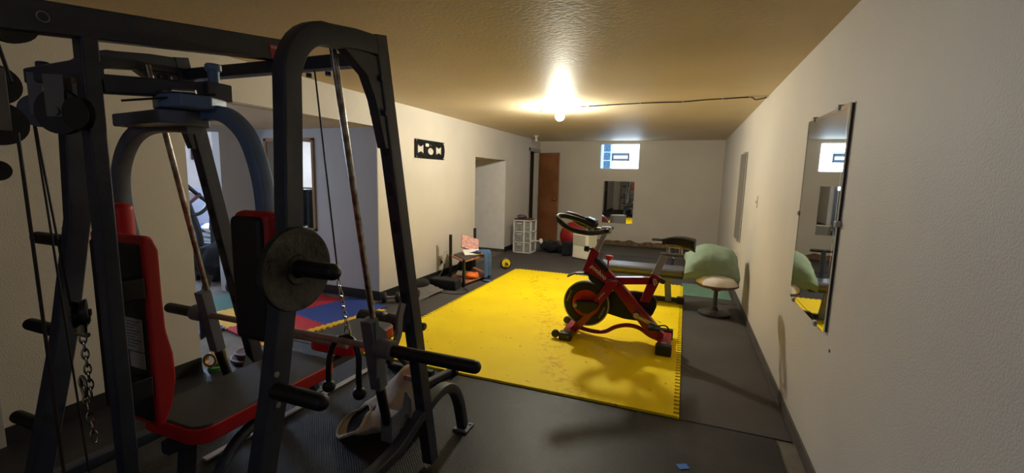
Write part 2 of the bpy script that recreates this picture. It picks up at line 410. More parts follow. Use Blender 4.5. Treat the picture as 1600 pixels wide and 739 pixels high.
# ================================================================== SETTING
T = 0.12
struct('floor', MB().box(-8.2, XR+T, YF-T, YB+T, -0.12, 0), M['concrete'])
struct('ceiling', MB().box(XL-T, XR+T, YF-T, YB+T, H, H+0.12), M['ceiling'])
struct('wall_right', MB().box(XR, XR+T, YF, YB+T, 0, H), M['wall'])
b = MB()
b.box(XL-T, XL, YF, 2.05, 0, H); b.box(XL-T, XL, 2.05, 4.08, 1.965, H); b.box(XL-T, XL, 4.082, 6.54, 0, H)
b.box(XL-T, XL, 6.54, 7.85, 1.76, H); b.box(XL-T, XL, 7.85, 9.22, 0, H); b.box(XL-T, XL, 9.22, 9.86, 2.02, H); b.box(XL-T, XL, 9.86, YB, 0, H)
struct('wall_left', b, M['wall'])
wx0, wx1, wz0, wz1 = -1.82, -0.97, 1.67, 2.225
b = MB(); b.box(XL-T, wx0, YB, YB+0.14, 0, H); b.box(wx1, XR, YB, YB+0.14, 0, H); b.box(wx0, wx1, YB, YB+0.14, 0, wz0); b.box(wx0, wx1, YB, YB+0.14, wz1, H)
struct('wall_back', b, M['wall'])
b = MB(); b.box(XL, -1.55, YF-T, YF, 0, H); b.box(-0.55, XR, YF-T, YF, 0, H); b.box(-1.55, -0.55, YF-T, YF, 0, 1.62); b.box(-1.55, -0.55, YF-T, YF, 2.1, H)
struct('wall_front', b, M['wall'])
# recess off the left side
struct('wall_recess_far', MB().box(-5.05, XL-0.004, 4.076, 4.20, 0, 1.96), M['wall_blue'])
struct('wall_recess_near', MB().box(-5.05, -4.8, 0.7, 0.82, 0, 1.96).box(-3.7, XL-T, 0.7, 0.82, 0, 1.96).box(-4.8, -3.7, 0.7, 0.82, 0, 1.2).box(-4.8, -3.7, 0.7, 0.82, 1.84, 1.96), M['wall_blue'])
b = MB(); b.box(-5.17, -5.05, 0.7, 2.25, 0, H); b.box(-5.17, -5.05, 2.25, 3.61, 1.885, H); b.box(-5.17, -5.05, 3.61, 4.2, 0, H)
struct('wall_recess_left', b, M['wall_blue'])
struct('ceiling_recess', MB().box(-5.05, XL-T, 0.7, 4.2, 1.96, 2.06), M['ceiling'])
# side room beyond the recess doorway
b = MB(); b.box(-8.12, -8.0, -0.2, 3.7, 0, H); b.box(-8.12, -8.0, 4.75, 6.1, 0, H); b.box(-8.12, -8.0, 3.7, 4.75, 0, 1.15); b.box(-8.12, -8.0, 3.7, 4.75, 2.05, H)
struct('wall_side_room_left', b, M['side_wall'])
struct('wall_side_room_far', MB().box(-8.0, -5.05, 6.0, 6.12, 0, H), M['side_wall'])
struct('wall_side_room_near', MB().box(-8.0, -7.7, -0.2, -0.08, 0, H).box(-5.7, -5.05, -0.2, -0.08, 0, H).box(-7.7, -5.7, -0.2, -0.08, 0, 1.0).box(-7.7, -5.7, -0.2, -0.08, 2.1, H), M['side_wall'])
b = MB(); b.box(-5.17, -5.05, 4.2, 6.0, 0, H); b.box(-5.17, -5.05, -0.08, 0.7, 0, H)
struct('wall_side_room_right', b, M['side_wall'])
struct('ceiling_side_room', MB().box(-8.1, -5.17, -0.2, 6.1, H, H+0.1), M['side_wall'])
struct('trim_1', MB().box(-7.995, -7.98, 3.5, 5.99, 0.0, 1.14, 0.003).box(-7.98, -5.18, 5.98, 5.995, 0, 1.14, 0.003), M['side_lower'])
w5 = struct('fill_window_5', MB().box(-8.1, -8.04, 3.72, 4.73, 1.17, 2.03), M['fill_side'])  # added window, placed so its cool light crosses to the right wall
struct('window_frame', MB().box(-8.04, -7.99, 3.7, 3.74, 1.15, 2.05).box(-8.04, -7.99, 4.71, 4.75, 1.15, 2.05).box(-8.04, -7.99, 4.2, 4.24, 1.15, 2.05).box(-8.04, -7.99, 3.7, 4.75, 1.15, 1.19).box(-8.04, -7.99, 3.7, 4.75, 2.01, 2.05), M['white_pl'], w5)
w2 = struct('fill_window_2', MB().box(-7.68, -5.72, -0.18, -0.13, 1.02, 2.08), M['fill_side2'])  # added, unseen window that keeps the side room bright
b = MB()
for x in (-7.67, -6.7, -5.73): b.box(x-0.03, x+0.03, -0.12, -0.08, 1.0, 2.1)
b.box(-7.7, -5.7, -0.12, -0.08, 1.0, 1.05).box(-7.7, -5.7, -0.12, -0.08, 2.05, 2.1)
struct('window_frame', b, M['white_pl'], w2)
w4 = struct('fill_window_4', MB().box(-4.78, -3.72, 0.74, 0.78, 1.22, 1.82), M['fill_rec'])  # added window out of view, lights the recess wall
struct('window_frame', MB().box(-4.8, -3.7, 0.79, 0.83, 1.2, 1.24).box(-4.8, -3.7, 0.79, 0.83, 1.8, 1.84).box(-4.8, -4.76, 0.79, 0.83, 1.2, 1.84).box(-3.74, -3.7, 0.79, 0.83, 1.2, 1.84).box(-4.27, -4.23, 0.79, 0.83, 1.2, 1.84), M['white_pl'], w4)
w3 = struct('fill_window_3', MB().box(-1.53, -0.57, YF-0.1, YF-0.05, 1.64, 2.08), M['fill_front'])  # added cool fill in the shape of a window behind the camera
struct('window_frame', MB().box(-1.08, -1.02, YF-0.05, YF-0.01, 1.62, 2.1).box(-1.55, -0.55, YF-0.05, YF-0.01, 1.62, 1.66).box(-1.55, -0.55, YF-0.05, YF-0.01, 2.06, 2.1), M['white_pl'], w3)
# second alcove further along the left wall
struct('wall_alcove_far', MB().box(-4.5, XL-0.004, 7.845, 7.95, 0, 1.755), M['wall_alc'])
struct('wall_alcove_near', MB().box(-4.5, XL-T, 6.44, 6.54, 0, 1.76), M['wall_blue'])
struct('wall_alcove_left', MB().box(-4.6, -4.5, 6.44, 7.95, 0, 1.85), M['wall_blue'])
struct('ceiling_alcove', MB().box(-4.5, XL-T, 6.44, 7.95, 1.76, 1.85), M['ceiling'])
# dark closet behind the door
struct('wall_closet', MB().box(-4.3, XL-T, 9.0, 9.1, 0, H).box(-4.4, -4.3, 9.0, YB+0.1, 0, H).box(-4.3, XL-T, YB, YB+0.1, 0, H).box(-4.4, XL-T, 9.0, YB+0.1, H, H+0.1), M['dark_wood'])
# baseboards
struct('baseboard_left', MB().box(XL, XL+0.008, YF, 0.12, 0, 0.1).box(XL, XL+0.008, 1.04, 2.05, 0, 0.1).box(XL, XL+0.008, 4.08, 6.54, 0, 0.1).box(XL, XL+0.008, 7.85, 9.15, 0, 0.1), M['base'])
struct('baseboard_recess', MB().box(-5.04, XL, 4.068, 4.076, 0, 0.11, 0.002), M['base'])
struct('baseboard_right', MB().box(XR-0.01, XR, YF, YB, 0, 0.075, 0.002), M['base_grey'])
struct('baseboard_alcove', MB().box(-4.5, XL, 7.842, 7.85, 0, 0.06), M['base_grey'])
# flaked strip at the foot of the back wall
b = MB().grid(lambda u, v: (-2.2+2.86*u, YB-0.014-0.02*(1-v)**2, 0.0+v*(0.10+0.05*noise.noise(V((u*14, 0, 1))))), 90, 4, 0.012)
struct('trim_2', b, M['dirt'])
b = MB(); b.box(XL-0.005, XL+0.015, 9.15, 9.22, 0, 2.09, 0.003); b.box(XL-0.005, XL+0.015, 9.15, 9.93, 2.02, 2.09, 0.003)
struct('trim_3', b, M['door_trim'])

b = MB(); b.box(XL, XL+0.018, 0.98, 1.04, 0, 2.06, 0.003); b.box(XL, XL+0.018, 0.12, 0.18, 0, 2.06, 0.003); b.box(XL, XL+0.018, 0.18, 0.98, 2.0, 2.06, 0.003)
struct('trim_4', b, M['door_trim'])
d2 = struct('door_2', MB().box(XL, XL+0.012, 0.18, 0.98, 0.012, 2.0, 0.002), M['dark_wood'])
obj('door_handle', MB().cyl((XL+0.012, 0.90, 0.98), (XL+0.05, 0.90, 0.98), 0.01).sphere((XL+0.06, 0.90, 0.98), 0.026), M['brass'], d2)
# door, standing open in front of the back wall
dx0, dy0, dx1, dy1 = -3.165, 9.80, -2.64, 9.60
dm = Matrix.Rotation(math.atan2(dy1-dy0, dx1-dx0), 3, 'Z')
L = math.hypot(dx1-dx0, dy1-dy0)
d = struct('door_1', MB().obox(V(((dx0+dx1)/2, (dy0+dy1)/2, 1.005)), L, 0.035, 2.0, dm, 0.002), M['door'])
hp = V((dx1-0.06, dy1+0.0, 0.98))
b = MB().cyl(hp, hp+V((-0.015, -0.06, 0)), 0.012).sphere(hp+V((-0.017, -0.07, 0)), 0.027).cyl(hp+V((0, -0.018, 0)), hp+V((-0.002, -0.024, 0)), 0.03)
obj('door_handle', b, M['brass'], d)
for z in (0.25, 1.0, 1.8): obj('hinge', MB().cyl((dx0-0.006, dy0-0.02, z-0.045), (dx0-0.006, dy0-0.02, z+0.045), 0.008), M['brass'], d)

# glass block window, back wall
b = MB(); y0 = YB+0.045
b.box(wx0, wx1, YB+0.09, YB+0.13, wz0, wz1)
win = struct('window_1', b, M['day_blue'])
fr = MB()
for (a, c, e, f_) in ((wx0, wx1, wz0, wz0+0.018), (wx0, wx1, wz1-0.018, wz1), (wx0, wx0+0.018, wz0, wz1), (wx1-0.018, wx1, wz0, wz1)): fr.box(a, c, YB+0.03, YB+0.1, e, f_)
obj('window_frame', fr, M['white_pl'], win)
bw = 0.17; cols = [wx0+0.075, wx0+0.27, wx0+0.45, wx0+0.635]; rows = [wz0+0.02, wz0+0.2, wz0+0.38]
vx0, vx1, vz0, vz1 = wx0+0.26, wx0+0.635, wz0+0.185, wz0+0.345
for ci, cx in enumerate(cols):
    for ri, rz in enumerate(rows):
        if ci in (1, 2) and ri == 1: continue
        wdt = 0.145 if ci == 0 else 0.175 if ci < 3 else 0.2
        q = MB().box(cx, cx+wdt, YB+0.05, YB+0.09, rz, min(rz+0.165, wz1-0.02), 0.008)
        obj('glass_block', q, M['day_dim'] if ci == 0 else M['day'], win)
v = obj('vent', MB().box(vx0+0.02, vx1-0.02, YB+0.045, YB+0.09, vz0+0.02, vz1-0.02), M['day_vent'], win)
obj('vent_sash', MB().box(vx0+0.045, vx1-0.045, YB+0.035, YB+0.045, vz0+0.055, vz1-0.055), M['day'], v)
q = MB()
for (a, c, e, f_) in ((vx0, vx1, vz0, vz0+0.022), (vx0, vx1, vz1-0.022, vz1), (vx0, vx0+0.022, vz0, vz1), (vx1-0.022, vx1, vz0, vz1)): q.box(a, c, YB+0.03, YB+0.05, e, f_)
obj('vent_frame', q, M['frame_grey'], v)

# ================================================================== FLOOR COVERINGS
solo('rubber_mat', MB().box(XL+0.015, 0.575, YF+0.02, 2.735, 0.0, 0.008, 0.002), M['mat_black'], 'black rubber mat with raised diamond texture in the foreground under the home gym', 'mat')
solo('rubber_mat', MB().box(XL+0.015, XR-0.02, 2.745, 8.55, 0.0, 0.008, 0.002), M['mat_grey'], 'smooth dark grey rubber mat under and around the yellow mat', 'mat')
solo('rubber_mat', MB().box(-2.1, XR-0.02, 8.57, YB-0.05, 0.0, 0.010, 0.002), M['black'], 'black mat strip along the foot of the back wall', 'mat')
def mat_outline(x0, x1, y0, y1, left=1, far=1, right=1, near=0, p=0.05, d_=0.022):
    o = []
    n = int(round((x1-x0)/p)); n2 = int(round((y1-y0)/p)); px = (x1-x0)/n; py = (y1-y0)/n2
    def edge(ax, a, b_, fixed, out, on, k, inv=False):
        r = []
        for i in range(k):
            t0, t1 = a+(b_-a)*i/k, a+(b_-a)*(i+0.5)/k; t2 = a+(b_-a)*(i+1)/k
            if on:
                e = (t1-t0)*0.14
                r += [(t0, fixed), (t0-e, fixed+out), (t1+e, fixed+out), (t1, fixed)]
            else: r += [(t0, fixed)]
        return r
    o += [(t, f_) for t, f_ in edge(0, x0, x1, y0, -d_, near, n)]
    o += [(f_, t) for t, f_ in edge(1, y0, y1, x1, d_, right, n2)]
    o += [(t, f_) for t, f_ in edge(0, x1, x0, y1, d_, far, n)]
    o += [(f_, t) for t, f_ in edge(1, y1, y0, x0, -d_, left, n2)]
    return o
me = curve_mesh([mat_outline(-2.37, 0.025, 2.74, 6.38, p=0.055, d_=0.034)], 0.016, Matrix.Translation(V((0, 0, 0.016))))
o = finish(me, 'puzzle_mat', M['yellow_mat'], None, 30); tag(o, 'large bright yellow foam puzzle mat with toothed edges in the middle of the floor', 'mat')
# coloured tiles in the recess (a grid turned a little against the room)
org = V((-3.70, 3.27)); ang = math.radians(-13); tu = V((math.cos(ang), math.sin(ang))); tv = V((-math.sin(ang), math.cos(ang))); TS = 0.60
def tile(i, j, mt, lab, w_=1.0, h_=1.0, z=0.0):
    out = mat_outline(0, TS*w_-0.004, 0, TS*h_-0.004, 0, 1, 1, 0, 0.06, 0.02)
    M4 = Matrix(((tu.x, tv.x, 0, org.x+tu.x*i*TS+tv.x*j*TS), (tu.y, tv.y, 0, org.y+tu.y*i*TS+tv.y*j*TS), (0, 0, 1, 0.0145+z-(i+j)*0.0008), (0, 0, 0, 1)))
    me = curve_mesh([out], 0.013, Matrix.Translation(V((0, 0, 0))))
    o = finish(me, 'foam_tile', mt, None, 30); o.matrix_world = M4; WL[o.name] = M4.translation
    tag(o, lab, 'foam tile', 'coloured foam floor tiles in the recess')
tile(0, 0, M['tile_blue'], 'blue foam floor tile bordered by the long yellow strip in the recess')
tile(0, 1, M['tile_blue'], 'darker lying blue foam tile against the black baseboard of the recess', 1.0, 0.26)
tile(-1, 0, M['tile_red'], 'red foam tile behind the weight plate, left of the blue tile')
tile(0, -1, M['tile_red'], 'red foam tile nearest the weight bench, below the blue tile')
tile(-1, -1, M['tile_yellow'], 'square yellow foam tile seen behind the left uprights of the home gym')
tile(1.0, 0, M['tile_yellow'], 'yellow foam edge strip beside the blue tile', 0.14, 1.1)
tile(1.0, -1, M['tile_yellow'], 'yellow foam edge strip beside the nearest red tile', 0.14, 1.0)
tile(-1, -2, M['tile_blue'], 'blue foam tile on the floor near the gold tape roll')
tile(-2, -1, M['tile_green'], 'dark green foam tile beside the end of the near left wall')
solo('foam_mat', MB().box(0.04, 0.62, 5.9, 6.6, 0.008, 0.018, 0.003), M['teal'], 'pale teal foam mat on the floor behind the pillow stool', 'mat')
solo('concrete_slab', MB().box(0.585, XR-0.012, YF+0.02, 2.70, 0.0, 0.005, 0.001), M['concrete'], 'bare grey concrete strip between black rubber mat and right wall', 'floor strip')
solo('tape_scrap', MB().box(0.06, 0.115, 2.245, 2.285, 0.009, 0.012, 0.001).rot(RZ(0.5), (0.09, 2.26, 0)), M['blue_tape'], 'small blue scrap of tape on the black rubber mat', 'tape')

solo('zip_tie', MB().tube(smoothpath([(-0.02, 3.62, 0.012), (0.06, 3.60, 0.014), (0.13, 3.53, 0.012), (0.16, 3.50, 0.012)], 5), 0.0025, 6), M['pale_cord'], 'thin pale zip tie on the grey mat near the front corner of the yellow mat', 'zip tie')
solo('wire_bit', MB().tube(smoothpath([(-0.38, 3.80, 0.020), (-0.33, 3.87, 0.022), (-0.27, 3.86, 0.020), (-0.24, 3.80, 0.021), (-0.30, 3.77, 0.020)], 5), 0.002, 6), M['cord'], 'small loop of thin dark wire on the yellow mat under the spin bike', 'wire')
# ================================================================== HOME GYM
g = thing('home_gym', (-1.65, 1.2, 0), 'tall dark home gym with barbell on guide rods, pulleys, red and black pads', 'home gym')
def frame_side(x, name):
    # near leg -> bend -> top -> far leg, one bent tube
    pts = [(x, 0.775, 0.235), (x, 0.905, 0.80), (x, 0.985, 1.25), (x, 1.0, 1.62)]
    pts += [(x, 1.0+0.16*(1-math.cos(t)), 1.70+0.185*math.sin(t)) for t in [PI/2*k/8 for k in range(1, 9)]]
    pts += [(x, 1.28, 1.905), (x, 1.39, 1.915)]
    obj('upright', MB().rect(pts, 0.052, 0.068, (1, 0, 0)), M['frame'], g, 50)
    q = MB().rect([(x, 1.405, 1.955), (x, 1.775, 0.04)], 0.056, 0.068, (1, 0, 0))
    fl = obj('upright', q, M['frame'], g, 50)
    gus = MB().prism([(1.20, 1.875), (1.385, 1.875), (1.46, 1.55), (1.43, 1.55), (1.375, 1.72), (1.33, 1.80)], 'yz', x-0.02, x+0.02, 0.002)
    for (y, z) in ((1.40, 1.80), (1.42, 1.68)): gus.cyl((x-0.035, y, z), (x+0.035, y, z), 0.012)
    obj('gusset', gus, M['frame'], g)
    for k in range(9):
        z = 1.70-k*0.155; y = 1.405+(1.955-z)*0.193
        obj('hook_slot', MB().obox(V((x, y-0.0365, z)), 0.022, 0.004, 0.05, RX(0.19), 0.0018), M['black'], fl)
    rail = smoothpath([(x, 0.42, 0.03), (x, 0.50, 0.20), (x, 0.66, 0.255), (x, 1.0, 0.25), (x, 1.45, 0.25), (x, 1.66, 0.315), (x, 1.86, 0.36), (x, 1.99, 0.315), (x, 2.07, 0.20), (x, 2.12, 0.03)], 6)
    obj('foot_rail', MB().rect(rail, 0.055, 0.05, (1, 0, 0)), M['frame'], g, 50)
    for y in (0.41, 2.13): obj('foot_plate', MB().box(x-0.045, x+0.045, y-0.05, y+0.05, 0.008, 0.022, 0.005).cyl((x+0.03, y+0.03, 0.02), (x+0.03, y+0.03, 0.028), 0.008), M['frame_grey'], g)
frame_side(-1.10, 'r'); frame_side(-2.20, 'l')
# cross members
obj('cross_beam', MB().rect([(-2.2, 1.44, 1.885), (-1.10, 1.44, 1.885)], 0.05, 0.055, (0, 0, 1)).cyl((-1.36, 1.44, 1.85), (-1.36, 1.44, 1.835), 0.012).cyl((-1.46, 1.44, 1.85), (-1.46, 1.44, 1.835), 0.012), M['frame'], g, 50)
obj('cross_beam', MB().rect([(-2.2, 0.79, 0.20), (-1.10, 0.79, 0.20)], 0.05, 0.055, (0, 0, 1)), M['frame'], g, 50)
tb = obj('top_beam', MB().rect([(-1.65, 0.42, 1.805), (-1.65, 1.50, 1.965)], 0.085, 0.052, (0, 0, 1)), M['frame'], g, 50)
obj('bolt', MB().ring((-1.622, 0.70, 1.845), (1, 0, 0), 0.013, 0.0015), M['steel'], tb)
lb = obj('warning_label', MB().obox(V((-1.6225, 1.448, 1.948)), 0.002, 0.095, 0.052, RX(0.147)), M['warn'], tb)
finish(text_mesh('WARNING', 0.019, basis((-1.6213, 1.448, 1.962), (0, math.cos(0.147), math.sin(0.147)), (0, 0, 1))), 'warning_text', M['white_ink'], tb)
obj('tower_post', MB().rect([(-1.65, 0.80, 0.03), (-1.65, 0.80, 1.83)], 0.046, 0.046, (0, 1, 0)), M['frame'], g, 50)
obj('tower_foot', MB().box(-1.70, -1.60, 0.75, 0.85, 0.22, 0.235, 0.003), M['frame'], g)
pb = obj('pivot_beam', MB().rect([(-1.66, 0.83, 1.70), (-1.61, 1.18, 1.735)], 0.055, 0.055, (0, 0, 1)).box(-1.645, -1.575, 1.10, 1.19, 1.70, 1.76, 0.004), M['frame'], g, 50)
obj('pivot_bolt', MB().cyl((-1.60, 1.14, 1.76), (-1.60, 1.14, 1.80), 0.018).cyl((-1.60, 1.14, 1.80), (-1.60, 1.14, 1.825), 0.026, bev=0.004), M['arm_blue'], pb)
obj('pivot_bolt', MB().cyl((-1.64, 1.0, 1.735), (-1.64, 1.0, 1.76), 0.02, bev=0.004), M['black'], pb)
obj('pulley_bar', MB().rect([(-1.98, 0.82, 1.735), (-1.63, 0.80, 1.735)], 0.05, 0.055, (0, 0, 1)).cyl((-1.93, 0.82, 1.76), (-1.93, 0.82, 1.78), 0.018, bev=0.004), M['frame'], g, 50)
# swinging arms with their pads
def press_arm(pts, pad_c, lab=None, mt='arm_blue'):
    p = smoothpath(pts, 7)
    a = obj('press_arm', MB().rect(p, 0.052, 0.05, (0, 1, 0), 0.008), M[mt], g, 50)
    return a
ra = press_arm([(-1.66, 1.075, 1.63), (-1.56, 1.075, 1.645), (-1.46, 1.075, 1.635), (-1.375, 1.075, 1.575), (-1.325, 1.075, 1.48), (-1.30, 1.075, 1.36), (-1.30, 1.075, 1.20)], None)
la = press_arm([(-1.62, 1.075, 1.60), (-1.76, 1.075, 1.61), (-1.90, 1.075, 1.60), (-2.00, 1.075, 1.545), (-2.065, 1.075, 1.44), (-2.07, 1.075, 1.30), (-2.03, 1.075, 1.14)], None, mt='frame_grey')
obj('cam_plate', MB().prism([(-1.68, 0.98), (-1.58, 0.94), (-1.50, 0.96), (-1.465, 1.03), (-1.50, 1.11), (-1.60, 1.14), (-1.70, 1.12)], 'xy', 1.648, 1.690, 0.006), M['arm_blue'], ra)
obj('cam_plate', MB().prism([(-1.95, 1.0), (-1.60, 0.95), (-1.55, 1.0), (-1.55, 1.08), (-1.62, 1.13), (-1.93, 1.10)], 'xy', 1.60, 1.645, 0.006), M['frame_grey'], la)
obj('cable_end', MB().tube(smoothpath([(-1.68, 0.99, 1.697), (-1.60, 0.955, 1.697), (-1.54, 0.96, 1.696), (-1.50, 0.99, 1.696)], 5), 0.004).cyl((-1.54, 0.96, 1.698), (-1.49, 1.0, 1.698), 0.008), M['chrome'], ra)
def arm_pad(par, x0, x1, yc, z0, z1):
    p = obj('arm_pad', MB().box(x0, x1-0.022, yc-0.018, yc+0.03, z0, z1-0.014, 0.022), M['pad'], par)
    obj('pad_edge', MB().box(x0-0.002, x1, yc-0.004, yc+0.062, z0-0.004, z1, 0.026), M['red_vinyl'], p)
arm_pad(ra, -1.36, -1.195, 1.0, 0.90, 1.325)
arm_pad(la, -2.10, -1.965, 1.0, 1.02, 1.32)
# plate pegs
def peg(x, y, z, dx, L_=0.20):
    pg = obj('plate_peg', MB().capsule((x+dx*0.02, y, z), (x+dx*L_, y, z), 0.0245), M['rubber'], g)
    for dz in (-0.045, 0.05): obj('bolt', MB().cyl((x+dx*0.025, y-dz*0.16*0, z+dz), (x+dx*0.031, y, z+dz), 0.009, bev=0.002), M['steel'], pg)
peg(-1.10, 0.955, 1.175, 1, 0.215); peg(-1.10, 0.895, 0.815, 1, 0.215)
peg(-2.20, 0.955, 1.165, -1, 0.25); peg(-2.20, 0.90, 0.82, -1, 0.24); peg(-2.20, 0.83, 0.46, -1, 0.24)
# guide rods, carriages and the bar
BY, BZ = 1.425, 0.745
for x, sx in ((-1.155, 1), (-2.145, -1)):
    obj('guide_rod', MB().cyl((x, 1.245, 1.885), (x, 1.52, 0.335), 0.012), M['rust'], g)
    t = V((0, 0.275, -1.55)).normalized()
    c0 = V((x, BY, BZ))
    ca = obj('carriage', MB().beam(c0-t*0.125, c0+t*0.195, 0.055, 0.05, (0, 1, 0.2)), M['frame_grey'], g)
    fl = MB().prism([(1.40, 0.86), (1.47, 0.80), (1.475, 0.70), (1.44, 0.64), (1.40, 0.62)], 'yz', x+sx*0.03-0.006, x+sx*0.03+0.006, 0.002)
    fl.cyl((x+sx*0.02, BY, BZ), (x+sx*0.10, BY, BZ), 0.04, bev=0.004)
    obj('carriage_flange', fl, M['frame_grey'], ca)
    hk = MB().sweep(smoothpath([(x+sx*0.09, 1.44, 0.75), (x+sx*0.09, 1.475, 0.80), (x+sx*0.09, 1.48, 0.86), (x+sx*0.09, 1.505, 0.92)], 5), [(-0.006, -0.017), (0.006, -0.017), (0.006, 0.017), (-0.006, 0.017)], (1, 0, 0))
    obj('safety_hook', hk, M['frame_grey'], ca)
    obj('stop_bumper', MB().cyl(V((x, 1.463, 0.545)), V((x, 1.512, 0.36)), 0.021, bev=0.004), M['black'], g)
    obj('rod_bracket', MB().box(x-0.03, x+0.03, 1.50, 1.56, 0.275, 0.40, 0.004).prism([(1.54, 0.30), (1.66, 0.32), (1.66, 0.40), (1.62, 0.46), (1.60, 0.40), (1.54, 0.38)], 'yz', x+sx*0.02-0.004, x+sx*0.02+0.004).cyl((x+0.02*sx, 1.62, 0.35), (x+0.05*sx, 1.62, 0.35), 0.011), M['frame_grey'], g)
bar = obj('barbell', MB().cyl((-2.13, BY, BZ), (-1.17, BY, BZ), 0.0145), M['steel'], g)
obj('bar_sleeve', MB().capsule((-1.05, BY, BZ-0.002), (-0.665, BY, BZ-0.002), 0.026), M['rubber'], bar)
obj('bar_sleeve', MB().capsule((-2.235, BY, BZ-0.002), (-2.46, BY, BZ-0.002), 0.026), M['rubber'], bar)
# pulleys
def pulley(c, ax, r, w_=0.022, br=True, up=0.1, bw=0.035):
    ax = V(ax).normalized(); c = V(c)
    p = obj('pulley', MB().lathe([(0, -w_/2), (r, -w_/2), (r, -w_/2+0.003), (r*0.82, 0), (r, w_/2-0.003), (r, w_/2), (0, w_/2)], c, ax), M['black'], g)
    if br:
        q = MB()
        for s_ in (-1, 1):
            o_ = c+ax*s_*(w_/2+0.004); side = ax.cross(V((0, 0, 1)))
            q.obox(o_+V((0, 0, up/2)), 0.004, bw, up+0.03, Matrix((ax, side, V((0, 0, 1)))).transposed(), 0.001)
            q.cyl(o_, o_+ax*s_*0.008, 0.012)
        obj('pulley_bracket', q, M['bracket'], p)
    return p
pulley((-1.93, 0.80, 1.625), (0.75, -0.66, 0), 0.05, up=0.1)
pulley((-1.665, 0.735, 1.605), (0.45, -0.9, 0), 0.062, up=0.085, bw=0.05)
pulley((-1.60, 0.745, 1.60), (0.2, -1, 0), 0.045, up=0.0, br=False)
pulley((-1.375, 0.50, 1.62), (1, -0.2, 0), 0.042, up=0.0, br=False)
pulley((-1.375, 0.50, 1.54), (1, -0.2, 0), 0.046, up=0.1)
pulley((-1.405, 0.50, 1.44), (1, -0.2, 0), 0.022, up=0.0, br=False)
pulley((-1.65, 0.64, 1.825), (1, 0, 0), 0.06, up=0.02, br=False)
pulley((-1.90, 0.83, 0.955), (0.5, 0.86, 0), 0.048, 0.034, up=-0.05)
def cable(pts): obj('cable', MB().tube(pts, 0.0035, 8), M['cord'], g)
cable([(-1.36, 0.50, 1.76), (-1.30, 0.50, 1.62)]); cable([(-1.30, 0.50, 1.52), (-1.32, 0.52, 0.25)])
cable([(-1.945, 0.79, 1.60), (-1.93, 0.82, 0.98)]); cable([(-1.975, 0.80, 1.60), (-2.0, 0.85, 0.30)])
cable([(-1.62, 0.86, 1.655), (-1.47, 1.05, 1.70)]); cable([(-1.43, 1.44, 1.86), (-1.335, 1.435, 1.005)])
# backrest
bk = obj('backrest', MB().prism([(0.884, 1.20), (0.904, 1.212), (0.904, 0.575), (0.884, 0.585)], 'yz', -1.925, -1.655, 0.006), M['pad'], g, 40)
obj('backrest_cushion', MB().prism([(0.892, 1.235), (0.925, 1.228), (0.942, 1.18), (0.942, 1.02), (0.945, 0.90), (0.962, 0.81), (0.965, 0.72), (0.945, 0.62), (0.92, 0.565), (0.892, 0.56)], 'yz', -1.935, -1.64, 0.012), M['red_vinyl'], bk, 40)
for z in (0.72, 1.06): obj('backrest_bracket', MB().box(-1.70, -1.635, 0.82, 0.887, z-0.035, z+0.035, 0.004), M['black'], bk)
obj('paper_label', MB().box(-1.755, -1.662, 0.8805, 0.883, 0.835, 0.95), M['label'], bk)
obj('paper_label', MB().box(-1.74, -1.662, 0.8805, 0.883, 0.775, 0.83), M['label'], bk)
q = MB()
for k in range(9): q.box(-1.748, -1.672-0.015*(k % 3), 0.8798, 0.881, 0.938-k*0.011, 0.9405-k*0.011)
obj('label_print', q, M['ink'], bk)

# weight plate on the upper right peg
wp = thing('weight_plate', (-1.045, 0.955, 1.05), 'round dull iron weight plate hanging on the upper right peg of the home gym', 'weight plate')
obj('plate', MB().lathe([(0.026, -0.012), (0.042, -0.014), (0.046, -0.009), (0.10, -0.008), (0.108, -0.013), (0.122, -0.012), (0.125, 0), (0.122, 0.012), (0.108, 0.013), (0.10, 0.008), (0.046, 0.009), (0.042, 0.014), (0.026, 0.012), (0.026, -0.012)], (-1.045, 0.955, 1.17), (1, 0, 0), 48), M['iron'], wp, 50)

# ---- chains
def chain(q, a, b_, n, R=0.013, r=0.0025):
    a, b_ = V(a), V(b_); t = (b_-a).normalized(); s1 = t.cross(V((0.3, 1, 0))).normalized(); s2 = t.cross(s1)
    for i in range(n):
        c = a+(b_-a)*(i+0.5)/n; s_ = s1 if i % 2 else s2; hl = (b_-a).length/n*0.72
        pts = [c+t*(math.sin(u)*hl)+s_*(math.cos(u)*R*0.62) for u in [2*PI*k/14 for k in range(14)]]
        q.tube(pts, r, 6, closed=True)
    return q
t1 = thing('pull_rope', (-1.31, 1.43, 0.55), 'black two-ended pull rope hanging on a bright chain in the middle of the home gym', 'rope')
obj('chain', chain(MB(), (-1.335, 1.435, 1.0), (-1.30, 1.44, 0.80), 9), M['chrome'], t1)
obj('carabiner', MB().tube([(-1.30+0.014*math.cos(u), 1.44, 0.78+0.028*math.sin(u)) for u in [2*PI*k/16 for k in range(16)]], 0.004, 8, closed=True), M['chrome'], t1)
def ropeside(s_): return smoothpath([(-1.30, 1.44, 0.762), (-1.30+s_*0.045, 1.43, 0.745), (-1.30+s_*0.075, 1.42, 0.69), (-1.30+s_*0.08, 1.41, 0.62), (-1.30+s_*0.082, 1.41, 0.56)], 6)
for s_ in (-1, 1):
    rp = obj('rope', MB().tube(ropeside(s_), 0.0125, 12).noise(0.002, 90), M['black'], t1)
    obj('rope_end', MB().sphere((-1.30+s_*0.082, 1.41, 0.535), 0.028), M['rubber'], rp)
t2 = thing('pull_chain', (-1.89, 0.83, 0.48), 'doubled bright steel chain hanging from the low pulley at the far left', 'chain')
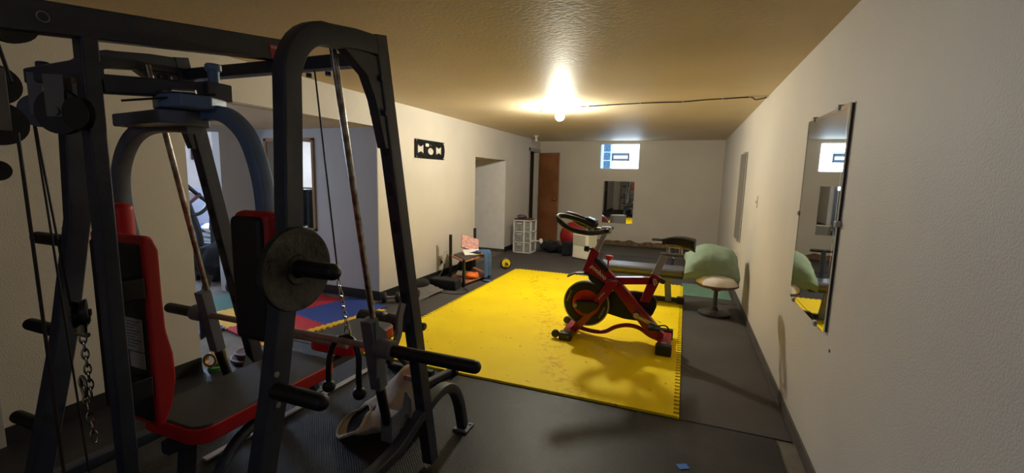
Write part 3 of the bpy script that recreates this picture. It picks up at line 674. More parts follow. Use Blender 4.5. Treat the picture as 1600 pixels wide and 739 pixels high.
obj('swivel', MB().cyl((-1.90, 0.83, 0.92), (-1.90, 0.83, 0.885), 0.014, bev=0.003).cyl((-1.93, 0.83, 0.882), (-1.87, 0.83, 0.882), 0.009), M['chrome'], t2)
obj('chain', chain(MB(), (-1.90, 0.83, 0.88), (-1.885, 0.83, 0.66), 8, 0.014, 0.003), M['chrome'], t2)
obj('chain', chain(MB(), (-1.90, 0.815, 0.73), (-1.87, 0.82, 0.50), 7, 0.014, 0.003), M['chrome'], t2)
obj('carabiner', MB().tube([(-1.88+0.014*math.cos(u), 0.81, 0.70+0.035*math.sin(u)) for u in [2*PI*k/16 for k in range(16)]], 0.005, 8, closed=True), M['chrome'], t2)

# ---- bench standing inside the home gym
wb = thing('weight_bench', (-1.77, 1.7, 0), 'low weight bench with black and red pads and foam leg rollers inside the home gym', 'bench')
def pad(name, x0, x1, y0, y1, z0, z1, rnd=0.07):
    def outline(e):
        o_ = []
        for (cx, cy, a0) in ((x1-rnd, y0+rnd, -90), (x1-rnd, y1-rnd, 0), (x0+rnd, y1-rnd, 90), (x0+rnd, y0+rnd, 180)):
            for k in range(7):
                a = math.radians(a0+15*k); o_.append((cx+(rnd+e)*math.cos(a), cy+(rnd+e)*math.sin(a)))
        return o_
    p = obj(name, MB().prism(outline(-0.004), 'xy', z1-0.03, z1, 0.012), M['pad_grey'], wb, 50)
    obj('pad_edge', MB().prism(outline(0.0), 'xy', z0, z1-0.008, 0.006), M['red_vinyl'], p, 50)
    return p
pad('seat', -1.955, -1.595, 0.99, 1.70, 0.435, 0.505)
pad('leg_pad', -1.99, -1.66, 1.86, 2.29, 0.435, 0.505)
obj('frame_rail', MB().rect([(-1.77, 0.98, 0.40), (-1.77, 2.42, 0.40)], 0.05, 0.05, (0, 0, 1)), M['frame'], wb)
obj('leg', MB().rect([(-1.77, 1.06, 0.38), (-1.77, 1.02, 0.03)], 0.05, 0.05, (0, 1, 0)), M['frame'], wb)
obj('leg', MB().rect([(-1.77, 2.30, 0.38), (-1.77, 2.62, 0.04)], 0.05, 0.05, (1, 0, 0)), M['frame'], wb)
obj('foot_bar', MB().rect([(-2.03, 1.01, 0.035), (-1.51, 1.01, 0.035)], 0.045, 0.045, (0, 0, 1)), M['frame'], wb)
fb = obj('foot_bar', MB().rect([(-1.98, 2.62, 0.035), (-1.60, 2.62, 0.035)], 0.045, 0.045, (0, 0, 1)).rect([(-1.585, 2.38, 0.035), (-1.50, 2.72, 0.035)], 0.045, 0.045, (0, 0, 1)), M['frame'], wb)
obj('foot_cap', MB().box(-1.53, -1.46, 2.70, 2.75, 0.008, 0.07, 0.006), M['black'], fb)
obj('side_rail', MB().rect([(-2.14, 1.35, 0.02), (-2.08, 2.75, 0.02)], 0.012, 0.04, (0, 0, 1), 0.002), M['alu'], wb)
obj('support_arch', MB().tube(smoothpath([(-1.60, 1.0, 0.03), (-1.60, 1.04, 0.24), (-1.64, 1.18, 0.36), (-1.70, 1.5, 0.40)], 6), 0.024, 14), M['frame'], wb)
obj('roller_bar', MB().cyl((-2.10, 2.44, 0.45), (-1.57, 2.44, 0.45), 0.012), M['steel'], wb)
for x in (-1.97, -1.735):
    obj('foam_roller', MB().cyl((x-0.115, 2.44, 0.45), (x+0.105, 2.44, 0.45), 0.058, bev=0.015), M['rubber'], wb)
obj('bar_cap', MB().cyl((-1.59, 2.44, 0.45), (-1.55, 2.44, 0.45), 0.026, bev=0.006), M['black'], wb)
obj('roller_bar', MB().cyl((-1.98, 1.77, 0.555), (-1.60, 1.77, 0.555), 0.02, bev=0.003), M['steel'], wb)
obj('leg_lever', MB().rect([(-1.85, 2.36, 0.42), (-1.85, 2.46, 0.14)], 0.045, 0.045, (1, 0, 0)), M['frame'], wb)

# ---- tote bag at the foot of the right upright
tt = thing('tote_bag', (-1.42, 1.93, 0), 'cream canvas tote bag slumped on the rubber mat with black inside showing', 'bag')
bo = V((-1.62, 1.86, 0.015)); be = V((-1.36, 2.10, 0.015)); bax = (be-bo).normalized(); bsd = V((-bax.y, bax.x, 0))
def bagshape(k):
    def f(u, v):
        a = u*2*PI; L_ = (be-bo).length*1.15
        wd = (0.125+0.04*math.sin(v*PI))*(1-k); hh = (0.12+0.24*math.sin(min(1, v*1.25)*PI*0.5)**1.5)*(1 if v < 0.8 else 1-((v-0.8)/0.2)**2*0.55)*(1-k)
        if v > 0.9: wd *= 1-(v-0.9)*4
        cz = 0.5*hh*(1+math.sin(a)); cy = math.cos(a)*wd*(1-0.35*max(0, math.sin(a)))
        p = bo + bax*(v*L_ + 0.10*math.sin(a)*(1-v)*0.9 - 0.02) + bsd*cy + V((0, 0, cz+0.004))
        n_ = noise.noise(p*13)*0.016 + noise.noise(p*30)*0.005
        return p + bsd*n_ + V((0, 0, max(-p.z+0.016, n_)))
    return f
obj('bag_body', MB().grid(bagshape(0), 44, 24), M['tote'], tt, 70)
obj('lining', MB().grid(lambda u, v: (lambda c_, e_: c_.lerp(e_, v*0.98))(sum((bagshape(0)(k/12, 0.14) for k in range(12)), V((0, 0, 0)))/12, bagshape(0)(u, 0.09)), 44, 6), M['black_cloth'], tt, 70)
obj('bag_rim', MB().tube([bagshape(0)(k/40, 0.0) for k in range(40)], 0.008, 8, closed=True), M['tote'], tt)
obj('handle', MB().sweep(smoothpath([(-1.60, 1.93, 0.10), (-1.605, 1.86, 0.045), (-1.565, 1.84, 0.06), (-1.51, 1.90, 0.15)], 6), [(-0.002, -0.013), (0.002, -0.013), (0.002, 0.013), (-0.002, 0.013)]), M['tote'], tt)
sc = solo('bandana', MB().grid(lambda u, v: V((-1.39+0.085*u, 1.985+0.02*math.sin(v*5)+0.02*u, 0.19+0.155*v-0.02*u*u+0.01*noise.noise(V((u*9, v*9, 4))))), 14, 14, 0.006), M['paisley'], 'red and white paisley cloth tucked upright in the tote bag', 'cloth', smooth=60)

# ================================================================== FLOOR ITEMS BY THE RECESS
for k, (x, y, z, R, lab) in enumerate(((-3.05, 2.32, 0.012, 0.13, 'reddish iron weight plate lying lowest on the recess floor'), (-3.07, 2.34, 0.042, 0.105, 'smaller reddish iron weight plate lying on top of another plate'))):
    solo('weight_plate', MB().lathe([(0.022, 0), (R-0.02, 0.002), (R-0.012, 0), (R, 0.004), (R, 0.024), (R-0.012, 0.028), (R-0.022, 0.022), (0.045, 0.022), (0.04, 0.028), (0.022, 0.028), (0.022, 0)], (x, y, z), (0, 0, 1), 40), M['iron_red'], lab, 'weight plate', smooth=50)
solo('tape_roll', MB().lathe([(0.034, -0.022), (0.05, -0.022), (0.05, 0.022), (0.034, 0.022), (0.034, -0.022)], (-3.12, 2.07, 0.088), (0.4, -1, 0.1), 30), M['tape'], 'shiny gold roll of tape beside the end of the near left wall', 'tape', smooth=50)
solo('strap_roll', MB().lathe([(0.03, 0), (0.055, 0), (0.055, 0.028), (0.03, 0.028), (0.03, 0)], (-3.10, 2.09, 0.01), (0, 0, 1), 30), M['green'], 'green webbing strap coiled flat under the gold tape roll', 'strap', smooth=50)

# ================================================================== LEFT WALL THINGS
# wall mount plate with cut-outs
def rr(y0, y1, z0, z1): return [(y0, z0), (y1, z0), (y1, z1), (y0, z1)]
oy0, oy1, oz0, oz1 = 4.80, 5.53, 1.665, 1.90
out = [(oy0, oz0), (oy1, oz0)] + [(oy1-0.028*math.sin(PI*k/8)*-1-0.028, oz0+0.015+(oz1-oz0-0.03)*k/8) for k in range(9)] + [(oy1, oz1), (oy0, oz1)]
sp = [out]
for k in range(5):
    for zz in (oz0+0.025, oz1-0.033):
        sp.append(rr(oy0+0.06+k*0.052, oy0+0.085+k*0.052, zz, zz+0.010)); sp.append(rr(oy0+0.39+k*0.052, oy0+0.415+k*0.052, zz, zz+0.010))
for c in (oy0+0.135, oy0+0.577):
    sp.append([(c-0.075, oz0+0.055), (c, oz0+0.085), (c+0.075, oz0+0.055), (c+0.075, oz1-0.055), (c, oz1-0.088), (c-0.075, oz1-0.055)])
sp.append([(oy0+0.375+0.078*math.cos(a), oz0+0.098+0.046*math.sin(a)) for a in [2*PI*k/24 for k in range(24)]])
me = curve_mesh(sp, 0.006, basis((XL+0.012, 0, 0), (0, 1, 0), (0, 0, 1)))
tm = thing('wall_mount', (XL+0.012, 5.16, 1.665), 'black metal television wall mount plate with bow-tie and round cut-outs', 'wall mount')
finish(me, 'mount_plate', M['mount_black'], tm)
obj('paper_tag', MB().box(XL+0.016, XL+0.018, oy0+0.235, oy0+0.315, 1.818, 1.858), M['paper'], tm)
q = MB()
for (y, z) in ((oy0+0.03, 1.68), (oy0+0.03, 1.885), (oy1-0.04, 1.68), (oy1-0.04, 1.885), (oy0+0.36, 1.84)): q.cyl((XL, y, z), (XL+0.018, y, z), 0.008)
obj('screws', q, M['steel'], tm)
# outlet
ot = thing('wall_outlet', (XL, 5.44, 0.19), 'small tan electrical outlet low on the left wall above the cords', 'outlet')
obj('outlet_plate', MB().box(XL, XL+0.008, 5.40, 5.48, 0.19, 0.31, 0.002), M['socket'], ot)
for z in (0.225, 0.272): obj('plug', MB().box(XL+0.008, XL+0.035, 5.42, 5.46, z-0.016, z+0.016, 0.004), M['cord'] if z < 0.25 else M['socket'], ot)
solo('conduit', MB().box(XL, XL+0.012, 5.33, 5.345, 0.10, 0.48, 0.002), M['pale_cord'], 'thin pale vertical strip on the wall beside the outlet', 'conduit')
solo('power_cord', MB().tube(smoothpath([(XL+0.03, 5.44, 0.225), (-3.12, 5.42, 0.16), (-3.13, 5.30, 0.08), (-3.10, 5.15, 0.02), (-2.98, 5.02, 0.016), (-2.90, 4.95, 0.05)], 6), 0.005, 8), M['cord'], 'dark power cord from the lower outlet socket to the black box', 'cord')
solo('power_cord', MB().tube(smoothpath([(XL+0.03, 5.44, 0.272), (-3.10, 5.36, 0.17), (-3.08, 5.20, 0.06), (-3.0, 5.15, 0.18), (-3.02, 5.24, 0.40), (-3.0, 5.30, 0.415)], 6), 0.004, 8), M['pale_cord'], 'pale cord looping from the upper outlet socket up to the side table', 'cord')
solo('power_cord', MB().tube(smoothpath([(-2.86, 4.72, 0.014), (-2.70, 4.66, 0.014), (-2.50, 4.70, 0.014), (-2.45, 4.86, 0.014), (-2.58, 4.95, 0.03)], 6), 0.005, 8), M['cord'], 'dark cord looped on the mat in front of the black box', 'cord')
# black box with cloth
solo('speaker_box', MB().box(-3.0, -2.62, 4.82, 5.0, 0.009, 0.135, 0.02).noise(0.008, 9), M['black_cloth'], 'low black cloth covered box on the floor before the side table', 'box')
solo('adapter', MB().box(-2.92, -2.80, 4.69, 4.75, 0.008, 0.02, 0.003), M['ivory'], 'small cream adapter strip on the mat before the black box', 'adapter')
solo('dark_bag', MB().sphere((-3.03, 4.62, 0.085), 0.1, 1.3, 1.5, 0.8).noise(0.02, 8), M['black_cloth'], 'slumped black bag on the floor against the left wall', 'bag', smooth=60)
solo('floor_cloth', MB().grid(lambda u, v: V((-3.02+0.26*u+0.04*v, 4.22+0.48*v, 0.012+0.10*math.sin(v*PI*0.5)*(1-u*0.7)+0.012*noise.noise(V((u*8, v*8, 1))))), 12, 16, 0.006), M['grey_cloth'], 'grey cloth spread over the floor in front of the slumped black bag', 'cloth', smooth=60)
def dumbbell(x, y, z, ang_, lab, mt):
    t = thing('dumbbell', (x, y, z-0.06), lab, 'dumbbell', 'dumbbells behind the home gym')
    d_ = V((math.cos(ang_), math.sin(ang_), 0)); c = V((x, y, z))
    obj('handle', MB().cyl(c-d_*0.07, c+d_*0.07, 0.014), M['steel'], t)
    for s_ in (-1, 1): obj('weight', MB().cyl(c+d_*s_*0.05, c+d_*s_*0.10, 0.06, bev=0.01), M[mt], t)
dumbbell(-3.02, 4.05, 0.07, 0.5, 'black dumbbell on the floor at the corner of the left wall', 'rubber')
dumbbell(-2.92, 4.28, 0.07, 0.2, 'reddish brown dumbbell just behind the black dumbbell', 'iron_red')

# side table
st = thing('side_table', (-2.8, 5.5, 0), 'small two-tier side table of pale wood with four black corner posts', 'table')
A, B_, C_, D_ = (-2.99, 5.36), (-2.62, 5.05), (-2.56, 5.72), (-2.97, 6.08)
for (x, y), h in ((A, 0.64), (B_, 0.375), (C_, 0.37), (D_, 0.66)): obj('leg', MB().box(x-0.017, x+0.017, y-0.017, y+0.017, 0.009, h, 0.004), M['black'], st)
for z, n_ in ((0.035, 'lower_shelf'), (0.33, 'tabletop')): obj(n_, MB().prism([A, B_, C_, D_], 'xy', z, z+0.022, 0.003), M['wood'], st)
solo('magazine', MB().obox(V((-2.80, 5.58, 0.50)), 0.26, 0.03, 0.22, RZ(0.75) @ RY(0.32) @ RX(-0.75), 0.004), M['pink'], 'pink printed magazine leaning upright on the side table', 'magazine')
solo('magazine', MB().obox(V((-2.71, 5.46, 0.40)), 0.24, 0.15, 0.012, RZ(0.75) @ RX(0.35), 0.002), M['paper'], 'white open magazine lying in front of the pink one on the side table', 'magazine')
solo('placemat', MB().prism([(-2.94, 5.36), (-2.63, 5.10), (-2.60, 5.38), (-2.86, 5.62)], 'xy', 0.353, 0.366, 0.003), M['pad_grey'], 'dark grey mat on the near end of the side table top', 'mat')
solo('scarf', MB().grid(lambda u, v: V((-2.76+0.24*min(1, v*1.6)+0.02*math.sin(u*9), 5.42+0.20*u+0.05*v, (0.385+0.03*math.sin(v*3.0)+0.012*noise.noise(V((u*8, v*8, 3)))) if v < 0.6 else 0.40-(v-0.6)*0.85)), 14, 26, 0.010), M['blue_cloth'], 'blue cloth draped over the front edge of the side table', 'cloth', smooth=60)
solo('orange_bag', MB().sphere((-2.66, 5.36, 0.10), 0.07, 1.2, 1.5, 0.55).noise(0.03, 16), M['orange_cloth'], 'bright orange crumpled cloth on the lower shelf of the side table', 'cloth', smooth=60)
solo('white_bag', MB().sphere((-2.82, 5.42, 0.095), 0.065, 1.5, 1.3, 0.5).noise(0.025, 18, 4), M['paper'], 'white crumpled plastic bag on the lower shelf behind the orange cloth', 'bag', smooth=60)
solo('backpack', MB().sphere((-2.98, 5.80, 0.13), 0.12, 0.8, 1.6, 1).noise(0.02, 9, 2), M['black_cloth'], 'black backpack on the floor behind the side table', 'bag', smooth=60)
solo('slipper', MB().sphere((-2.46, 5.46, 0.022), 0.05, 1.5, 0.8, 0.32).noise(0.006, 20), M['blue_cloth'], 'small blue slipper on the mat in front of the side table', 'slipper', smooth=60)
# ab wheel
aw = thing('ab_wheel', (-2.585, 6.42, 0), 'yellow and black ab wheel on the grey mat beyond the side table', 'exercise wheel')
ax = V((0.55, -0.83, 0))
obj('wheel', MB().lathe([(0, -0.03), (0.07, -0.03), (0.085, -0.02), (0.085, 0.02), (0.07, 0.03), (0, 0.03)], (-2.585, 6.42, 0.094), ax, 32), M['black'], aw)
obj('wheel_disc', MB().lathe([(0, 0.030), (0.068, 0.030), (0.068, 0.036), (0, 0.036)], (-2.585, 6.42, 0.094), ax, 32), M['yellow_pl'], aw)
obj('handle', MB().capsule(V((-2.585, 6.42, 0.094))+ax*0.03, V((-2.585, 6.42, 0.094))+ax*0.15, 0.017).capsule(V((-2.585, 6.42, 0.094))-ax*0.03, V((-2.585, 6.42, 0.094))-ax*0.15, 0.017), M['rubber'], aw)

# ================================================================== BACK OF THE ROOM
dr = thing('drawer_tower', (-2.8, 7.98, 0), 'white plastic three-drawer storage tower beside the alcove', 'drawers')
x0, x1, y0, y1 = -3.03, -2.66, 7.87, 8.20
fr = MB()
for (x, y) in ((x0, y0), (x1-0.03, y0), (x0, y1-0.03), (x1-0.03, y1-0.03)): fr.box(x, x+0.03, y, y+0.03, 0.009, 0.64, 0.003)
for z in (0.009, 0.205, 0.41, 0.62): fr.box(x0, x1, y0, y1, z, z+0.022, 0.003)
fr.box(x0+0.205, x0+0.235, y0-0.002, y0+0.02, 0.009, 0.64, 0.002)
obj('frame', fr, M['white_pl'], dr)
for z in (0.035, 0.235, 0.438):
    dd = obj('drawer', MB().box(x0+0.032, x1-0.032, y0+0.012, y1-0.02, z, z+0.165, 0.008), M['drawer'], dr)
    obj('drawer_pull', MB().box(x0+0.08, x0+0.17, y0-0.004, y0+0.012, z+0.13, z+0.15, 0.003), M['white_pl'], dd)
solo('folded_clothes', MB().box(x0+0.01, x1-0.03, y0+0.02, y1-0.05, 0.643, 0.665, 0.008).noise(0.012, 9), M['brown'], 'dark brown cloth folded on top of the drawer tower', 'cloth', smooth=60)
solo('folded_clothes', MB().sphere((-2.90, 8.0, 0.70), 0.06, 1.6, 1.3, 0.45).noise(0.03, 14), M['purple'], 'crumpled purple cloth heaped on the brown cloth of the drawer tower', 'cloth', smooth=60)
solo('duster', MB().tube([(-2.665, 7.90, 0.26), (-2.50, 7.86, 0.265)], 0.012, 10).sphere((-2.46, 7.86, 0.27), 0.04, 0.9, 0.8, 1.2).noise(0.01, 30), M['white_pl'], 'small white brush head sticking out beside the drawer tower', 'brush', smooth=60)
solo('clothes_pile', MB().sphere((-2.35, 8.25, 0.115), 0.20, 1.1, 0.9, 0.45, 36, 20).noise(0.06, 7), M['black_cloth'], 'pile of black clothes on the floor between drawer tower and dehumidifier', 'clothes', smooth=60)
solo('duffel_bag', MB().box(-2.10, -1.93, 7.95, 8.25, 0.009, 0.26, 0.05).noise(0.02, 8, 5), M['black_cloth'], 'upright black bag left of the ivory dehumidifier', 'bag', smooth=60)
solo('green_cloth', MB().sphere((-2.55, 8.75, 0.10), 0.14, 1.3, 1, 0.5).noise(0.05, 9, 7), M['leaf'], 'dark green cloth heap on the floor in front of the open door', 'cloth', smooth=60)
solo('exercise_ball', MB().sphere((-2.03, 8.72, 0.30), 0.29, u=40, v=24), M['ball'], 'large dark red exercise ball behind the dehumidifier', 'ball')
# dehumidifier
dh = thing('dehumidifier', (-1.66, 7.85, 0), 'ivory dehumidifier with slatted front grille beside the red ball', 'dehumidifier')
Rz = RZ(-0.48); c0 = V((-1.63, 7.86, 0))
def D(x, y, z): return c0 + Rz @ V((x, y, z))
obj('body', MB().obox(D(0, 0, 0.265), 0.36, 0.26, 0.49, Rz, 0.022), M['ivory'], dh)
obj('control_panel', MB().obox(D(0, -0.115, 0.488), 0.30, 0.04, 0.04, Rz @ RX(-0.5), 0.004), M['ivory_dark'], dh)
gr = MB()
for k in range(8): gr.obox(D(-0.02, -0.131, 0.43-k*0.024), 0.27, 0.006, 0.010, Rz, 0.001)
obj('grille', gr, M['ivory_dark'], dh)
obj('base', MB().obox(D(0, 0, 0.015), 0.35, 0.25, 0.012, Rz, 0.003), M['black'], dh)
# back wall mirror
bmr = thing('wall_mirror', (-1.37, YB-0.01, 0.49), 'frameless rectangular mirror on the back wall below the window', 'mirror')
obj('glass', MB().box(-1.70, -1.04, YB-0.010, YB-0.004, 0.49, 1.41), M['mirror'], bmr)
q = MB()
for x in (-1.55, -1.19):
    for z in (0.485, 1.415): q.box(x-0.012, x+0.012, YB-0.016, YB, z-0.012, z+0.012, 0.003)
obj('clips', q, M['clip'], bmr)
# right wall mirrors
rm = thing('wall_mirror', (XR-0.01, 2.83, 0.75), 'tall mirror with a sloped glass border, the nearer of the two on the right wall', 'mirror')
my0, my1, mz0, mz1 = 2.46, 3.20, 0.745, 1.82
obj('glass', MB().box(XR-0.0165, XR-0.010, my0, my1, mz0, mz1, 0), M['mirror'], rm)
q = MB()
bw_ = 0.022
def bev(a, b_, c, d_):
    vs = [q.bm.verts.new(V(p)) for p in (a, b_, c, d_)]; q.bm.faces.new(vs)
xo, xi = XR-0.0105, XR-0.0172
bev((xo, my0-0.001, mz1+0.001), (xo, my1+0.001, mz1+0.001), (xi, my1-bw_, mz1-bw_), (xi, my0+bw_, mz1-bw_))
bev((xo, my0-0.001, mz0-0.001), (xo, my1+0.001, mz0-0.001), (xi, my1-bw_, mz0+bw_), (xi, my0+bw_, mz0+bw_))
bev((xo, my0-0.001, mz0), (xo, my0-0.001, mz1), (xi, my0+bw_, mz1-bw_), (xi, my0+bw_, mz0+bw_))
bev((xo, my1+0.001, mz0), (xo, my1+0.001, mz1), (xi, my1-bw_, mz1-bw_), (xi, my1-bw_, mz0+bw_))
obj('bevelled_edge', q, M['bevel'], rm)
obj('backing', MB().box(XR-0.010, XR-0.001, my0+0.002, my1-0.002, mz0+0.002, mz1-0.002), M['grey_mir'], rm)
for (y, z) in ((my0-0.002, 1.27), (my1+0.002, 1.27), (my0+0.17, mz1), (my1-0.12, mz1), (my0+0.15, mz0), (my1-0.10, mz0)):
    obj('clip', MB().box(XR-0.024, XR, y-0.014, y+0.014, z-0.014, z+0.014, 0.004).cyl((XR-0.026, y, z), (XR-0.02, y, z), 0.006), M['clip'], rm)
rm2 = thing('wall_mirror', (XR-0.01, 6.48, 0.70), 'narrow frameless mirror farther along the right wall, above the pillow', 'mirror')
obj('glass', MB().box(XR-0.014, XR-0.008, 6.16, 6.80, 0.70, 1.82), M['mirror'], rm2)
obj('backing', MB().box(XR-0.008, XR-0.001, 6.16, 6.80, 0.70, 1.82), M['grey_mir'], rm2)
q = MB()
for z in (0.70, 1.82): q.box(XR-0.02, XR, 6.38, 6.41, z-0.014, z+0.014, 0.003)
obj('clips', q, M['clip'], rm2)
# recess mirror with wood frame
mr = thing('framed_mirror', (-4.49, 4.06, 0.75), 'pale wood framed mirror on the grey recess wall', 'mirror')
mx0, mx1 = -4.88, -4.09
obj('glass', MB().box(mx0+0.03, mx1-0.03, 4.060, 4.066, 0.78, 1.82), M['mirror'], mr)
q = MB()
for (a, c, e, f_) in ((mx0, mx1, 0.75, 0.785), (mx0, mx1, 1.815, 1.85), (mx0, mx0+0.035, 0.75, 1.85), (mx1-0.035, mx1, 0.75, 1.85)): q.box(a, c, 4.048, 4.076, e, f_, 0.003)
obj('frame', q, M['wood_frame'], mr)
# light switch and bits on the right wall
sw = thing('light_switch', (XR, 5.07, 1.20), 'small pale switch plate on the right wall between the two mirrors', 'switch')
obj('switch_plate', MB().box(XR-0.007, XR, 5.03, 5.11, 1.20, 1.32, 0.002), M['wall'], sw)
obj('toggle', MB().box(XR-0.016, XR-0.006, 5.063, 5.077, 1.245, 1.27, 0.002), M['ivory'], sw)
solo('screw_anchor', MB().cyl((XR-0.004, 2.39, 0.68), (XR, 2.39, 0.68), 0.008), M['ivory_dark'], 'tiny screw anchor in the right wall below the near mirror', 'screw')

# ================================================================== CEILING
lf = thing('ceiling_light', (-1.45, 5.22, 2.14), 'bare lit bulb in a round porcelain holder on the ceiling', 'ceiling light')
obj('holder', MB().lathe([(0, 0), (0.075, 0), (0.075, -0.012), (0.045, -0.03), (0.03, -0.034), (0.03, -0.05), (0, -0.05)], (-1.45, 5.22, H), (0, 0, 1), 28), M['porcelain'], lf)
obj('bulb', MB().lathe([(0, -0.048), (0.016, -0.048), (0.018, -0.058)] + [(0.052*math.sin(math.radians(a)), -0.105+0.052*math.cos(math.radians(a))) for a in range(25, 180, 12)] + [(0, -0.157)], (-1.45, 5.22, H), (0, 0, 1), 28), M['bulb'], lf)
l2 = thing('ceiling_light', (-2.86, 8.59, 2.17), 'small unlit white bulb on the ceiling near the back left corner', 'ceiling light')
obj('holder', MB().lathe([(0, 0), (0.05, 0), (0.05, -0.012), (0.022, -0.03), (0.022, -0.05), (0, -0.05)], (-2.86, 8.59, H), (0, 0, 1), 20), M['porcelain'], l2)
obj('bulb', MB().lathe([(0, -0.048), (0.012, -0.05)] + [(0.03*math.sin(math.radians(a)), -0.085+0.03*math.cos(math.radians(a))) for a in range(30, 180, 15)] + [(0, -0.115)], (-2.86, 8.59, H), (0, 0, 1), 20), M['white_pl'], l2)
wr = [(-1.72, 5.28, H-0.03), (-1.62, 5.24, H-0.012), (-1.53, 5.2, H-0.006), (-1.34, 5.19, H-0.006), (-1.1, 5.17, H-0.008), (-0.8, 5.13, H-0.006), (-0.52, 5.08, H-0.010), (-0.3, 5.10, H-0.006), (-0.09, 5.10, H-0.008), (0.12, 5.04, H-0.006), (0.28, 5.0, H-0.009), (0.52, 4.99, H-0.006), (0.57, 5.04, H-0.02), (0.62, 5.05, H-0.015), (0.665, 5.0, H-0.01)]
cw = thing('ceiling_cable', (-0.5, 5.1, H-0.01), 'dark cable stapled across the ceiling from the bulb to the right wall', 'cable')
obj('cable', MB().tube(smoothpath(wr, 4), 0.0055, 8), M['cord'], cw)
for (x, y) in ((-1.1, 5.17), (-0.52, 5.08), (-0.09, 5.10), (0.28, 5.0), (0.52, 4.99)): obj('staple', MB().box(x-0.004, x+0.004, y-0.012, y+0.012, H-0.018, H, 0.001), M['white_pl'], cw)

# ================================================================== SPIN BIKE
Y0 = 3.93
sb = thing('spin_bike', (-0.45, Y0, 0.024), 'glossy red spin bike with black saddle standing on the yellow mat', 'exercise bike')
def pz(poly, w_, bev=0.01): return MB().prism(poly, 'xz', Y0-w_, Y0+w_, bev)
fr = MB()
fr.prism([(-0.745, 0.845), (-0.675, 0.80), (-0.69, 0.752), (-0.527, 0.595), (-0.36, 0.43), (-0.085, 0.135), (-0.10, 0.06), (-0.20, 0.10), (-0.26, 0.16), (-0.50, 0.44), (-0.59, 0.52), (-0.82, 0.63)], 'xz', Y0-0.035, Y0+0.035, 0.008)
fr.prism([(-0.56, 0.590), (-0.21, 0.625), (-0.21, 0.562), (-0.50, 0.530)], 'xz', Y0-0.028, Y0+0.028, 0.007)
fr.prism([(-0.225, 0.66), (-0.14, 0.625), (-0.225, 0.40), (-0.305, 0.40)], 'xz', Y0-0.028, Y0+0.028, 0.007)
obj('frame', fr, M['bike_red'], sb, 50)
for s_ in (-1, 1):
    obj('fork', MB().prism([(-0.59, 0.555), (-0.505, 0.53), (-0.735, 0.18), (-0.86, 0.045), (-0.93, 0.055), (-0.80, 0.20)], 'xz', Y0+s_*0.075-0.012, Y0+s_*0.075+0.012, 0.004), M['bike_red'], sb)
obj('fork_bridge', MB().box(-0.60, -0.50, Y0-0.085, Y0+0.085, 0.515, 0.57, 0.01), M['bike_red'], sb)
obj('lower_tube', MB().tube(smoothpath([(-0.86, Y0, 0.085), (-0.72, Y0, 0.065), (-0.60, Y0, 0.075), (-0.50, Y0, 0.135), (-0.40, Y0, 0.165), (-0.30, Y0, 0.155), (-0.20, Y0, 0.10), (-0.10, Y0, 0.07)], 6), 0.019, 14), M['bike_red'], sb)
# flywheel
FC = (-0.775, 0.322)
fw = obj('flywheel', MB().lathe([(0.0, -0.018), (0.13, -0.018), (0.135, -0.026), (0.195, -0.026), (0.2, -0.022), (0.2, 0.022), (0.195, 0.026), (0.135, 0.026), (0.13, 0.018), (0, 0.018)], (FC[0], Y0, FC[1]), (0, 1, 0), 56), M['black'], sb, 30)
obj('flywheel_rim', MB().lathe([(0.198, -0.026), (0.209, -0.024), (0.209, 0.024), (0.198, 0.026), (0.198, -0.026)], (FC[0], Y0, FC[1]), (0, 1, 0), 56), M['alu'], fw, 30)
obj('flywheel_disc', MB().lathe([(0, -0.021), (0.128, -0.021), (0.128, 0.021), (0, 0.021)], (FC[0], Y0, FC[1]), (0, 1, 0), 56), M['fly_red'], fw, 30)
for ang0, t_ in ((160, 'pooboo'), (-25, 'pooboo')):
    a = math.radians(ang0); c = V((FC[0]+0.165*math.cos(a), Y0-0.0275, FC[1]+0.165*math.sin(a)))
    finish(text_mesh(t_, 0.036, basis(c, (math.sin(a)*-1, 0, math.cos(a)) if ang0 > 0 else (math.sin(a), 0, -math.cos(a)), (math.cos(a), 0, math.sin(a)) if ang0 < 0 else (-math.cos(a), 0, -math.sin(a))), 0.0006), 'lettering', M['alu'], fw)
hub = MB().prism([(-0.885, 0.325), (-0.855, 0.352), (-0.70, 0.368), (-0.64, 0.36), (-0.66, 0.31), (-0.735, 0.25), (-0.785, 0.25), (-0.86, 0.29)], 'xz', Y0-0.105, Y0-0.03, 0.01)
obj('hub_cover', hub, M['black'], sb, 50)
obj('axle', MB().cyl((FC[0]-0.08, Y0-0.125, FC[1]), (FC[0]-0.08, Y0-0.10, FC[1]), 0.02, bev=0.004), M['steel'], sb)
ch = MB().prism([(-0.66, 0.42), (-0.50, 0.455), (-0.36, 0.468), (-0.22, 0.462), (-0.172, 0.42), (-0.165, 0.35), (-0.20, 0.26), (-0.30, 0.198), (-0.44, 0.20), (-0.62, 0.235), (-0.68, 0.32)], 'xz', Y0+0.045, Y0+0.095, 0.015)
obj('chain_cover', ch, M['black'], sb, 50)
obj('fender', MB().sweep(smoothpath([(-0.955, Y0, 0.556), (-0.88, Y0, 0.593), (-0.79, Y0, 0.60), (-0.70, Y0, 0.580), (-0.62, Y0, 0.52), (-0.585, Y0, 0.46)], 5), [(-0.005, -0.04), (0.005, -0.04), (0.014, 0), (0.005, 0.04), (-0.005, 0.04)], (0, 0, 1)), M['black'], sb, 60)
obj('brake_housing', MB().prism([(-0.77, 0.60), (-0.63, 0.53), (-0.60, 0.47), (-0.66, 0.47), (-0.76, 0.55)], 'xz', Y0-0.03, Y0+0.03, 0.008), M['black'], sb)
